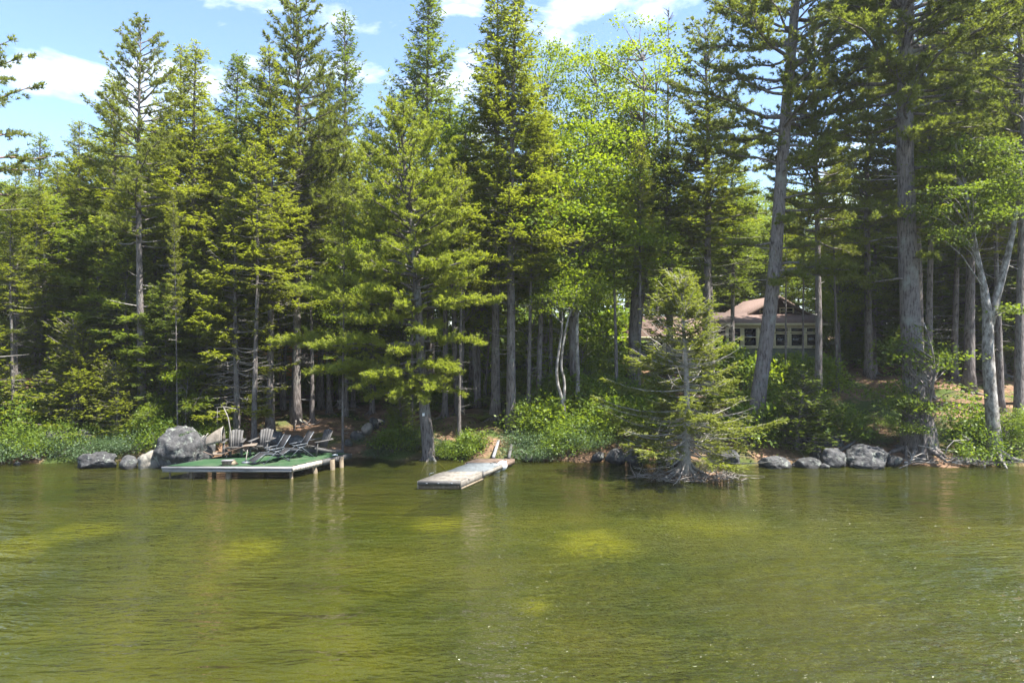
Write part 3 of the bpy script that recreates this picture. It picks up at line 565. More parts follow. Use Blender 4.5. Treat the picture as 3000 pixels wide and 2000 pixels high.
def place(key, name, label, x, y, sc=1.0, rz=0.0, group=None, cat='tree', z=None, tilt=(0, 0), parts=('trunk', 'crown')):
    H, (tm, cmesh) = PROTO[key]
    t = thing(name, label, cat, (x, y, gz(x, y)-.03 if z is None else z), rz, group, sc)
    t.rotation_euler = (tilt[0], tilt[1], rz)
    obj(parts[0], tm, t); obj(parts[1], cmesh, t)
    return t
def place_top(key, name, label, px, d, top, wide=1.0, rz=0.0, group=None, tilt=(0, 0)):
    x = XW(px, d); g = gz(x, d); s = (ZW(top, d)-g)/PROTO[key][0]
    return place(key, name, label, x, d, (s*wide, s*wide, s), rz, group, 'tree', None, tilt)
def place_mesh(meshes, name, label, x, y, z=None, cat='tree', group=None):
    t = thing(name, label, cat, (x, y, gz(x, y)-.03 if z is None else z), 0, group); obj('trunk', meshes[0], t); obj('crown', meshes[1], t); return t
# ------------------------------------------------------------------ lake house on the rise
def window(parent, x0, x1, z0, z1, y, fw=.09, rail=False, nx_=0):
    """frame proud of the wall with its pane set back; the wall is at y, facing -y"""
    f = MB()
    f.box(((x0+x1)/2, y-.03, z1-fw/2), (x1-x0, .10, fw)); f.box(((x0+x1)/2, y-.035, z0+fw/2), (x1-x0+.06, .12, fw))
    for xx in (x0+fw/2, x1-fw/2): f.box((xx, y-.028, (z0+z1)/2), (fw, .094, z1-z0-2*fw))
    if rail: f.box(((x0+x1)/2, y-.02, (z0+z1)/2), (x1-x0-2*fw, .06, .05))
    w = f.build('window', M['cream'], parent)
    MB().box(((x0+x1)/2, y+.005, (z0+z1)/2), (x1-x0-2*fw+.01, .012, z1-z0-2*fw+.01)).build('pane', M['glass'], w)
    return w
hx, hy = 14.0, 45.0; hz = 3.4
house = thing('lake_house', 'cream trimmed lake house with red brown roof and porch windows behind the trees', 'house', (hx, hy, hz))
def H_(x, y, z): return (x-hx, y-hy, z-hz)
def hbox(name, mat, x0, x1, y0, y1, z0, z1, parent=None): return MB().box(H_((x0+x1)/2, (y0+y1)/2, (z0+z1)/2), (x1-x0, y1-y0, z1-z0)).build(name, M[mat], parent or house)
# right porch
hbox('porch_wall', 'skirt', 14.0, 20.4, 45.06, 47.4, 2.2, 4.62); hbox('porch_interior', 'house_dark', 14.1, 20.3, 45.10, 47.4, 4.625, 6.0)
hbox('lintel', 'cream', 13.9, 20.5, 44.98, 45.10, 5.93, 6.16)
hbox('sill_board', 'cream', 13.9, 20.5, 44.96, 45.09, 4.56, 4.64)
xw = np.linspace(14.15, 20.35, 7)
for k in range(6):
    a, b = xw[k]+.06, xw[k+1]-.06
    window(house, a-hx, b-hx, 4.66-hz, 5.55-hz if k > 2 else 5.92-hz, 45.04-hy, .07, k < 3)
    if k > 2: window(house, a-hx, b-hx, 5.60-hz, 5.92-hz, 45.04-hy, .05)
for k in range(7): hbox('post', 'cream', xw[k]-.055, xw[k]+.055, 44.95, 45.07, 4.645, 5.925)
def slab(name, mat, corners, th, parent=None):
    """sloping roof slab: four corners in order, thickened downwards"""
    c = [np.array(H_(*p)) for p in corners]; lo = [p-np.array([0, 0, th]) for p in c]
    return MB().hexa(lo+c).build(name, M[mat], parent or house)
slab('porch_roof', 'roof', [(13.6, 44.55, 6.20), (20.8, 44.55, 6.20), (20.8, 47.7, 7.02), (13.6, 47.7, 7.02)], .09)
hbox('fascia', 'cream', 13.6, 20.8, 44.50, 44.545, 6.04, 6.19)
# gable block
gx, gzt, gh = 18.4, 8.1, 2.5
mbg = MB(); f = 47.5
for yy in (f,):
    pts = [(gx-gh, yy, 6.0), (gx+gh, yy, 6.0), (gx+gh, yy, 6.75), (gx, yy, gzt-.05), (gx-gh, yy, 6.75)]
    back = [(p[0], 54, p[2]) for p in pts]; V = [H_(*p) for p in pts+back]
    mbg.add(V, [[0, 1, 2, 4], [5, 9, 7, 6]]); mbg.add(V, [[2, 3, 4], [7, 9, 8]]); mbg.add(V, [[1, 6, 7, 2], [0, 4, 9, 5], [0, 5, 6, 1]])
mbg.build('gable_wall', M['house_dark'], house)
for s in (-1, 1):
    slab('gable_roof', 'roof', [(gx+s*.0, f-.5, gzt+.08), (gx+s*(gh+.5), f-.5, 6.38), (gx+s*(gh+.5), 54.3, 6.38), (gx+s*.0, 54.3, gzt+.08)], .12)
    a = np.array(H_(gx+s*.02, f-.53, gzt-.02)); b = np.array(H_(gx+s*(gh+.46), f-.53, 6.30)); MB().beam(a, b, .05, .16).build('barge_board', M['brown_wood'], house)
window(house, gx-1.2-hx, gx-.2-hx, 6.82-hz, 7.36-hz, f-hy, .08, True); window(house, gx+.2-hx, gx+1.2-hx, 6.82-hz, 7.36-hz, f-hy, .08, True)
# low left wing with hipped roof
hbox('wing_wall', 'skirt', 7.3, 13.85, 45.36, 50, 2.0, 3.98); hbox('wing_interior', 'house_dark', 7.4, 13.84, 45.42, 50, 3.985, 5.12)
hbox('lintel', 'cream', 7.25, 13.88, 45.28, 45.42, 5.03, 5.27)
xw = np.linspace(7.4, 13.8, 8)
for k in range(7): window(house, xw[k]+.07-hx, xw[k+1]-.07-hx, 4.0-hz, 5.02-hz, 45.36-hy, .06, k == 4)
for k in range(8): hbox('post', 'cream', xw[k]-.07, xw[k]+.07, 45.25, 45.39, 3.2 if k < 4 else 3.99, 5.025)
slab('wing_roof', 'roof', [(6.95, 44.9, 5.32), (13.9, 44.9, 5.32), (13.9, 47.9, 6.75), (9.2, 47.9, 6.75)], .09)
slab('hip_roof', 'roof', [(6.95, 50.5, 5.32), (6.95, 44.92, 5.325), (9.2, 47.92, 6.755), (9.2, 50.5, 6.755)], .09)
hbox('fascia', 'cream', 6.95, 13.9, 44.85, 44.895, 5.17, 5.31)
hbox('porch_step', 'rock', 9.3, 11.2, 43.9, 45.2, 2.6, 3.5)

# golden log cabin glimpsed on the left
cx, cyy = -16.2, 50.0; cz = gz(cx, cyy)
cab = thing('log_cabin', 'golden log cabin glimpsed between trunks left of the tallest pine', 'cabin', (cx, cyy, cz))
lm = MB().tube([(-2.9, 0, 0), (2.9, 0, 0)], .155, 8).mesh('log', [M['log_gold']], True); ls_ = MB().tube([(0, 0, 0), (0, 4.2, 0)], .155, 8).mesh('log_side', [M['log_gold']], True)
for k in range(9):
    obj('log', lm, cab, (0, 0, .2+k*.29))
    for s in (-1, 1): obj('log', ls_, cab, (s*2.75, -.05, .34+k*.29))
dr = MB().box((1.0, -.17, 1.05), (.9, .10, 1.9)).build('door', M['brown_wood'], cab); MB().box((.68, -.245, 1.0), (.05, .05, .14)).build('handle', M['metal'], dr)
wn_ = MB().box((-1.1, -.17, 1.5), (1.0, .10, .9)).build('window', M['cream'], cab); MB().box((-1.1, -.226, 1.5), (.82, .012, .72)).build('pane', M['glass'], wn_)
for s, zz in ((0, 2.9),):
    MB().hexa([np.array(p) for p in [(-3.4, -1.0, 2.75), (3.4, -1.0, 2.75), (3.4, 2.1, 4.35), (-3.4, 2.1, 4.35), (-3.4, -1.0, 2.85), (3.4, -1.0, 2.85), (3.4, 2.1, 4.45), (-3.4, 2.1, 4.45)]]).build('roof', M['brown_wood'], cab)
    MB().hexa([np.array(p) for p in [(-3.4, 2.12, 4.35), (3.4, 2.12, 4.35), (3.4, 5.2, 2.75), (-3.4, 5.2, 2.75), (-3.4, 2.12, 4.45), (3.4, 2.12, 4.45), (3.4, 5.2, 2.85), (-3.4, 5.2, 2.85)]]).build('roof', M['brown_wood'], cab)
# ------------------------------------------------------------------ trees, each one a thing
def lpath(d, pts, widths, dy=None):
    """trunk course given where it passes at its real distance d; widths are trunk diameters in metres"""
    x0 = XW(pts[0][0], d); z0 = gz(x0, d); L = [(XW(a, d)-x0, 0 if dy is None else dy[i], max(ZW(b, d)-z0, 0 if i == 0 else .05)) for i, (a, b) in enumerate(pts)]
    L[0] = (0, 0, 0); return (L, [w/2 for w in widths]), x0

# young white pine at the water's edge, its pale boughs reaching out over deck and dock
pth, x0 = lpath(28.9, [(1258, 1330), (1240, 1150), (1228, 950), (1212, 700), (1185, 500), (1172, 330)], [.58, .44, .36, .24, .12, .02])
z0 = gz(x0, 28.9)
def zb(py): return ZW(py, 28.9)-z0
hero = build_pine('hero_pine', 14, 2.85, .44, 61, 'pine_bright', n=96, path=pth, dens=1.15, el0=.1, el1=.75, nl=.14, nw=.030, ts=.05, dead=5, shape=.45, irregular=.35,
    boughs=[(zb(905), 176, 5.6, .10, .10, 2.2), (zb(900), 205, 4.6, .02, .10, 2.1), (zb(1010), 182, 6.2, -.02, .03, 2.1), (zb(1005), 215, 4.6, -.05, .05, 2.1), (zb(1080), 188, 4.6, -.03, .0, 2.1), (zb(1085), 235, 3.4, -.05, .0, 2.1),
            (zb(900), 352, 3.7, .05, .05, 2.2), (zb(905), 320, 3.2, .05, .05, 2.1), (zb(1090), 340, 2.0, .02, -.03, 2.2), (zb(1070), 300, 2.3, .05, -.1, 2.2), (zb(920), 262, 2.6, .12, .0, 2.3), (zb(1030), 255, 2.6, .08, -.05, 2.3),
            (zb(880), 235, 3.2, .10, .05, 2.2), (zb(1130), 275, 1.9, -.05, -.25, 2.2), (zb(1140), 230, 1.7, -.05, -.2, 2.2), (zb(800), 200, 3.6, .15, .10, 2.1), (zb(820), 290, 2.6, .15, .05, 2.1), (zb(780), 10, 2.7, .15, .08, 2.1),
            (zb(1060), 200, 3.8, -.05, -.03, 2.1), (zb(1100), 215, 3.0, -.08, -.06, 2.1), (zb(1110), 250, 2.4, -.10, -.12, 2.2), (zb(1100), 285, 2.4, -.05, -.14, 2.2), (zb(1060), 315, 2.6, .0, -.08, 2.2), (zb(1000), 330, 3.0, .03, -.05, 2.2), (zb(980), 285, 2.8, .08, -.08, 2.2), (zb(950), 225, 3.6, .06, .0, 2.2), (zb(1130), 190, 2.4, -.12, -.10, 2.1), (zb(1130), 345, 1.8, -.1, -.12, 2.1), (zb(860), 185, 4.4, .12, .06, 2.1), (zb(840), 340, 3.2, .12, .05, 2.1), (zb(1120), 60, 2.2, 0, 0, 1.8), (zb(960), 80, 3.0, .05, .05, 1.8), (zb(940), 130, 3.2, .05, .05, 1.8)])
place_mesh(hero, 'white_pine', 'young yellow green white pine with long layered boughs between the deck and the dock', x0, 28.9)

# the huge pine on the right
pth, x0 = lpath(28.6, [(2692, 1300), (2690, 1240), (2680, 1120), (2670, 1000), (2654, 600), (2650, 300), (2655, 0), (2662, -380)], [1.6, 1.12, .90, .80, .68, .60, .50, .10])
z0 = gz(x0, 28.6)
big = build_pine('big_pine', 24, 4.4, .55, 62, 'pine', n=98, path=pth, dens=1.2, el0=-.05, el1=.5, dead=12, shape=.3, irregular=.5, rootn=8, nl=.17, nw=.038,
    boughs=[(zb(100), 12, 5.0, .12, -.1, .9), (zb(110), 175, 3.4, .3, .1, .9), (zb(300), 352, 4.0, .2, -.18, 1.1), (zb(330), 330, 3.6, .2, -.2, 1.1), (zb(420), 275, 2.6, .1, -.1, 1.5), (zb(430), 250, 2.4, .05, -.1, 1.5), (zb(400), 300, 3.0, .1, -.12, 1.4),
            (zb(760), 268, 1.9, .0, -.1, 1.6), (zb(560), 280, 2.4, .05, -.1, 1.5), (zb(250), 262, 2.6, .1, -.05, 1.3), (zb(150), 285, 3.0, .15, -.05, 1.3), (zb(610), 190, 2.6, .05, -.12, 1.2), (zb(640), 215, 2.8, .0, -.1, 1.2), (zb(500), 345, 4.4, .05, -.08, 1.2), (zb(700), 160, 2.8, .05, -.1, 1.1), (zb(820), 185, 3.0, .0, -.05, 1.0), (zb(30), 200, 4.0, .3, .1, .9)])
place_mesh(big, 'white_pine', 'huge grey trunked white pine with flared base, thickest trunk on the right bank', x0, 28.6)

# the leaning pine in front of the house
pth, x0 = lpath(30.2, [(2212, 1265), (2222, 1150), (2245, 1000), (2268, 820), (2285, 560), (2305, 300), (2332, 0), (2350, -330)], [.80, .66, .62, .58, .53, .46, .38, .08])
z0 = gz(x0, 30.2)
lean_pine = build_pine('leaning_pine', 23, 4.2, .48, 63, 'pine', n=74, path=pth, dens=1.1, el0=.0, el1=.6, dead=14, shape=.3, irregular=.5, nl=.17, nw=.038,
    boughs=[(zb(90), 160, 4.2, .1, .0, 1.0), (zb(60), 170, 3.8, .35, .0, 1.0), (zb(160), 5, 4.4, .5, .0, .8), (zb(330), 8, 5.2, .28, .05, .7), (zb(350), 175, 3.6, .1, -.05, 1.0), (zb(800), 285, 2.2, .0, -.12, 2.0), (zb(820), 255, 1.8, .0, -.12, 2.0), (zb(790), 330, 2.8, .0, -.1, 1.9), (zb(640), 262, 2.2, .0, -.1, 1.6), (zb(480), 275, 2.6, .05, -.05, 1.4), (zb(300), 255, 2.6, .1, 0, 1.3), (zb(700), 185, 2.4, .0, -.05, 1.3), (zb(560), 320, 3.0, .05, -.08, 1.3), (zb(600), 350, 3.6, .1, -.1, 1.2), (zb(780), 330, 3.4, .05, -.1, 1.3), (zb(760), 15, 4.0, .05, -.08, 1.1), (zb(720), 300, 2.2, .1, -.15, 1.5)])
place_mesh(lean_pine, 'white_pine', 'tall grey pine leaning to the right in front of the house windows', x0, 30.2)

# pale forked maple at the right edge
d = 27.9; x0 = XW(2918, d); z0 = gz(x0, d)
def lp(px, py, dy=0.0): return (XW(px, d)-x0, dy, ZW(py, d)-z0)
pale = build_maple('pale_maple', 12, 64, 'maple_dark', 'bark_pale', r0=.34, clusters=120, lpc=115, ls=.115, csize=.7, flat=.22, tilt=.35,
    paths=[([(0, 0, -.3), lp(2905, 1180), lp(2890, 1050), lp(2898, 925), lp(2880, 820), lp(2850, 700), lp(2835, 560), lp(2800, 420)], [.30, .25, .22, .20, .12, .10, .06, .02]),
           ([lp(2896, 960), lp(2925, 850), lp(2960, 720), lp(2985, 560), lp(3010, 400)], [.17, .15, .12, .07, .02])],
    lobes=[(lp(2790, 620)[0], -.8, lp(0, 620)[2], 2.2, 1.6, 1.2), (lp(2960, 560)[0], 0, lp(0, 560)[2], 2.0, 1.6, 1.4), (lp(2870, 470)[0], .3, lp(0, 470)[2], 2.2, 1.6, 1.0), (lp(2960, 900)[0], -.9, lp(0, 905)[2], 1.7, 1.0, .25), (lp(2740, 700)[0], -.6, lp(0, 720)[2], 1.2, 1.0, .6)])
place_mesh(pale, 'maple_tree', 'pale patchy barked maple forking in two at the right edge', x0, d)

# scruffy spruce on the little root mound in the water
d = 25.0; x0 = XW(2010, d)
shore_spruce = build_conifer('shore_spruce', 7.4, 2.95, .10, 65, 'spruce_pale', 'deadwood', step=.19, nb=6, droop=.36, gap=.36, shoot=.15, sw=.042, dead=46, r0=.15, shape=.74, dead_frac=.5, up=.35, low_taper=.1, fill=1.9)
place_mesh(shore_spruce, 'spruce_tree', 'ragged sunlit spruce full of dead grey twigs on the root mound at the shore', x0, d, .05)

# red pine whose branches enter at the left edge
d = 27.5; x0 = XW(-75, d)+.0; z0 = gz(x0, d)
red_pine = build_pine('edge_pine', 17.5, 2.6, .58, 66, 'pine', 'bark_red', n=26, dens=.8, el0=.05, el1=.6, shape=.35, irregular=.3, r0=.22, curve=.05)
place_mesh(red_pine, 'pine_tree', 'dark open pine whose branches reach in over the cloud at the left edge', x0, d)

# named front trees: (mesh, name, label, px, depth, top, width, rotation)
FRONT = [
 ('pineB', 'pine_tree', 'tall straight pine with bare silver dead branches left of the boulder', 415, 31.2, 78, .95, .3),
 ('spruceB', 'spruce_tree', 'tall spruce with a grey trunk just right of the straight silver branched pine', 578, 33.2, 130, 1.05, 1.1),
 ('spruceA', 'spruce_tree', 'tall ragged spruce behind the two wooden chairs at the deck corner', 792, 32.0, 140, .9, 2.0),
 ('pineA', 'pine_tree', 'tallest pine of the left half with a feathery spreading top', 868, 33.6, -15, .95, .7),
 ('fir', 'fir_tree', 'dark narrow fir standing behind the tallest left pine', 1003, 39.0, 35, .72, .4),
 ('spruceC', 'spruce_tree', 'dark open spruce standing alone against the sky above the yellow green pine', 1262, 40.5, -25, .95, 1.9),
 ('spruceD', 'spruce_tree', 'slanting grey trunked spruce right behind the wooden chairs', 745, 30.4, 420, 1.15, .5),
 ('spruceB', 'spruce_tree', 'tall dark spruce with reddish dead twigs left of the twin trunks by the dock', 1452, 33.0, -70, .95, 2.6),
 ('spruceA', 'spruce_tree', 'tall thick trunked spruce nearest the landward end of the dock', 1498, 31.6, -60, .98, 4.0),
 ('hemlockC', 'hemlock_tree', 'deep green hemlock of flat sprays above the house wing roof', 1960, 37.5, 420, .95, .2),
 ('mapleTall', 'maple_tree', 'tall light green maple with the highest leafy crown at the centre', 1850, 39.0, 62, 1.15, 1.2),
 ('mapleTall', 'maple_tree', 'light green maple beside the thick dark spruce near the top centre', 1660, 40.0, 85, .85, 2.9),
 ('mapleMid', 'maple_tree', 'sunlit maple in front of the centre with a bright yellow green crown', 1690, 34.0, 335, 1.2, .6),
 ('mapleMid', 'maple_tree', 'bright leafed maple behind the upper right side of the yellow green pine', 1345, 34.5, 330, .95, 2.2),
 ('pineB', 'pine_tree', 'grey pine with a bushy top left of the leaning pine', 2068, 37.5, 62, 1.1, 3.0),
 ('pineA', 'pine_tree', 'pine with a straight trunk behind the leaning pine beside the house', 2398, 33.4, 60, .85, 1.7),
 ('pineA', 'pine_tree', 'pale green pine filling the upper right behind the huge trunk', 2840, 37.0, -120, 1.05, .1),
 ('pineB', 'pine_tree', 'pine with long hanging boughs at the upper right edge', 3010, 33.5, -160, 1.15, 4.2),
 ('pineA', 'pine_tree', 'broad pine between the huge trunk and the forked maple, set back', 2760, 52.0, 40, 1.1, 5.0),
 ('pineA', 'pine_tree', 'feathery pine filling the sky gap left of the huge trunk', 2545, 42.0, 150, 1.1, 3.3),
 ('pineA', 'pine_tree', 'feathery pine whose boughs show directly behind the huge trunk', 2690, 40.0, -90, 1.1, 2.0),
 ('pineA', 'pine_tree', 'tall pine far behind the forked maple reaching the top edge', 2925, 41.5, -90, 1.1, .9),
 ('pineB', 'pine_tree', 'dark thick trunked pine right beside the forked maple at the right edge', 2985, 30.8, -60, .9, 2.2),
 ('spruceA', 'spruce_tree', 'spruce with a pointed top left of the tall straight pine below the cloud', 240, 38.5, 355, 1.0, .9),
 ('spruceB', 'spruce_tree', 'spruce leaning into the cloud between the left edge and the tall straight pine', 330, 36.0, 225, 1.1, 5.1),
 ('fir', 'fir_tree', 'low dark fir with its tip against the bright cloud at the far left', 128, 41.0, 395, .9, 2.4),
 ('pineA', 'pine_tree', 'light feathery young pine at the left edge above the green canoe', 45, 31.5, 690, 1.15, 2.1),
 ('spruceA', 'spruce_tree', 'spruce with a yellowish top between the two tallest trees on the left', 520, 36.5, 135, .95, 3.9),
 ('spruceC', 'spruce_tree', 'sparse spruce with dark drooping arms left of the tallest left pine', 700, 37.5, 165, 1.0, 2.9),
 ('pineB', 'pine_tree', 'slim pine with few boughs between the tallest left pine and the dark fir', 940, 37.0, 180, .8, 1.3),
]
for key, nm, lab, px, d, top, wd, rz in FRONT: place_top(key, nm, lab, px, d, top, wd, rz)
# scruffy mid-height spruce with twiggy interior behind the deck, left of centre
scruffy = build_conifer('scruffy_spruce', 11.5, 2.5, .12, 67, 'spruce', 'bark', step=.30, nb=5, droop=.3, gap=.2, shoot=.20, sw=.07, dead=30, r0=.15, dead_frac=.4, up=.3)
x0 = XW(695, 31.0); place_mesh(scruffy, 'spruce_tree', 'twiggy half bare spruce with yellowish tufts above the wooden chairs', x0, 31.0)
# dead bare crown against the sky
def build_dead(name, H, seed):
    rg = np.random.default_rng(seed); mb = MB(); P, r = trunk_pts(H, .16, rg); mb.tube(P, r, 7)
    for _ in range(90):
        z0 = H*rg.uniform(.55, .99); az = rg.uniform(0, 6.28); L = (1.8*(1-z0/H)+.35)*rg.uniform(.6, 1.2); c, _r = at_z(P, r, z0); u = np.array([math.cos(az), math.sin(az), 0])
        pts = [c+u*L*t+np.array([0, 0, L*(.5*t+.35*t*t)]) for t in (0, .4, .75, 1)]; mb.tube(pts, [.03, .02, .012, .005], 4, caps=False)
        for _ in range(3):
            t = rg.uniform(.3, .9); p = c+u*L*t+np.array([0, 0, L*(.5*t+.35*t*t)]); mb.tube([p, p+unit(u+rg.normal(0, .5, 3)+[0, 0, .6])*L*.4], [.01, .004], 3, caps=False)
    return mb.mesh(name, [M['bark']], True)
d = 41; x0 = XW(1965, d); g0 = gz(x0, d); t = thing('dead_tree', 'bare dead tree top of thin twigs against the sky', 'tree', (x0, d, g0-.05)); obj('trunk', build_dead('dead_tree_trunk', ZW(15, d)-g0, 71), t)

# slim trunks one can tell apart: pole-like trees
POLES = [
 ('slim bare trunk standing beside the big lichen boulder', 521, 29.9, 560, .42), ('slim grey trunk at the right rear corner of the deck', 1004, 28.6, 520, .55), ('slim trunk with roots on the brown slope behind the deck', 915, 33.8, 380, .9),
 ('second trunk on the brown slope, roots showing, behind the slim corner trunk', 965, 36, 330, .95), ('trunk with spreading roots at the top of the brown slope', 1035, 37.5, 420, 1.0), ('slim dark trunk just right of the yellow green pine trunk', 1345, 30.2, 480, .85),
 ('thin trunk left of the yellow green pine trunk', 1207, 31.5, 520, .7), ('dark trunk behind the right boughs of the yellow green pine', 1303, 34.0, 330, 1.15), ('slim tree set far back between the pine and the twin trunks', 1380, 42, 300, 1.0), ('trunk leaning right next to the twin trunks', 1548, 31.8, 420, 1.0),
 ('dark crooked trunk right of the twin trunks', 1578, 33.6, 330, 1.25), ('grey trunk leaning right on the green slope above the dock', 1612, 35.2, 420, 1.1), ('smooth straight trunk left of the low house wing', 1806, 34.5, 480, 1.0), ('smooth straight trunk in front of the low house wing', 1872, 34.0, 420, 1.0),
 ('thin leaning trunk in front of the porch windows', 2303, 37.5, 520, .7), ('thinner leaning trunk right of the porch windows', 2352, 38.0, 560, .7), ('thin dark trunk by the right corner of the house', 2452, 37.0, 420, .8), ('dark broad trunk beside the ragged shoreline spruce, near the house wing', 2083, 38.0, 300, 1.7),
 ('grey trunk right behind the huge pine base', 2722, 36.0, 250, 1.5), ('trunk at the back of the right clearing', 2797, 41.0, 300, 1.5), ('trunk just left of the forked maple in the shade', 2932, 33.0, 300, 1.3), ('slim trunk among the left shrubs near the green canoe', 100, 33.0, 520, .9),
 ('grey trunk at the far left edge among low leaves', 38, 30.5, 560, 1.0), ('trunk beside the hanging olive tarp', 262, 39.0, 430, .9), ('trunk with a sunlit edge right of the olive tarp', 320, 38.0, 400, 1.0), ('trunk between the olive tarp and the straight pine', 358, 40.5, 430, 1.0),
 ('slim trunk just right of the straight silver branched pine', 462, 35.5, 360, 1.0), ('second slim trunk right of the straight silver branched pine', 482, 36.5, 330, 1.1), ('grey trunk rising above the boulder leaves', 640, 34.5, 360, 1.2), ('trunk half hidden left of the wooden chairs', 600, 36.0, 400, .8),
 ('thin trunk in front of the golden log cabin', 823, 40.0, 420, .9), ('slim trunk at the far left by the canoe rack', 60, 37.0, 500, 1.0), ('grey trunk left of the hanging tarp', 178, 36.5, 470, .9),
]
for i, (lab, px, d, top, wd) in enumerate(POLES):
    place_top('spruceD', 'slender_tree', lab, px, d, top, wd, i*1.37, 'slender trunks on the bank', (0, math.radians((i*37 % 7)-3)*.35))
# crooked pale birch by the dock path
d = 31.0; x0 = XW(1662, d); z0 = gz(x0, d)
birch = build_maple('birch', 6, 72, 'maple', 'bark_pale', r0=.09, clusters=46, lpc=80, ls=.09, csize=.5, flat=.4,
    paths=[([(0, 0, -.2), lp(1660, 1260), lp(1648, 1160), lp(1628, 1120), lp(1632, 1050), lp(1650, 960), lp(1645, 880)], [.10, .09, .085, .07, .06, .05, .02]), ([lp(1652, 1180), lp(1655, 1110), lp(1640, 1070), lp(1660, 940), lp(1690, 860)], [.07, .06, .055, .05, .02])],
    lobes=[(lp(1640, 870)[0], 0, lp(0, 870)[2], 1.4, 1.2, .9)])
place_mesh(birch, 'birch_tree', 'crooked pale birch on the green bank right of the dock', x0, d)
t = place_mesh(build_maple('silver_stem', 6, 73, 'maple', 'bark_pale', r0=.10, clusters=40, lpc=80, ls=.1, lobes=[(0, 0, 6.2, 1.5, 1.3, 1.2)], paths=[([(0, 0, -.2), (.05, 0, 2), (-.02, 0, 4), (.1, 0, 6.6)], [.12, .10, .09, .02])]), 'birch_tree', 'straight pale stem standing right of the crooked birch', XW(1690, 32), 32.0)

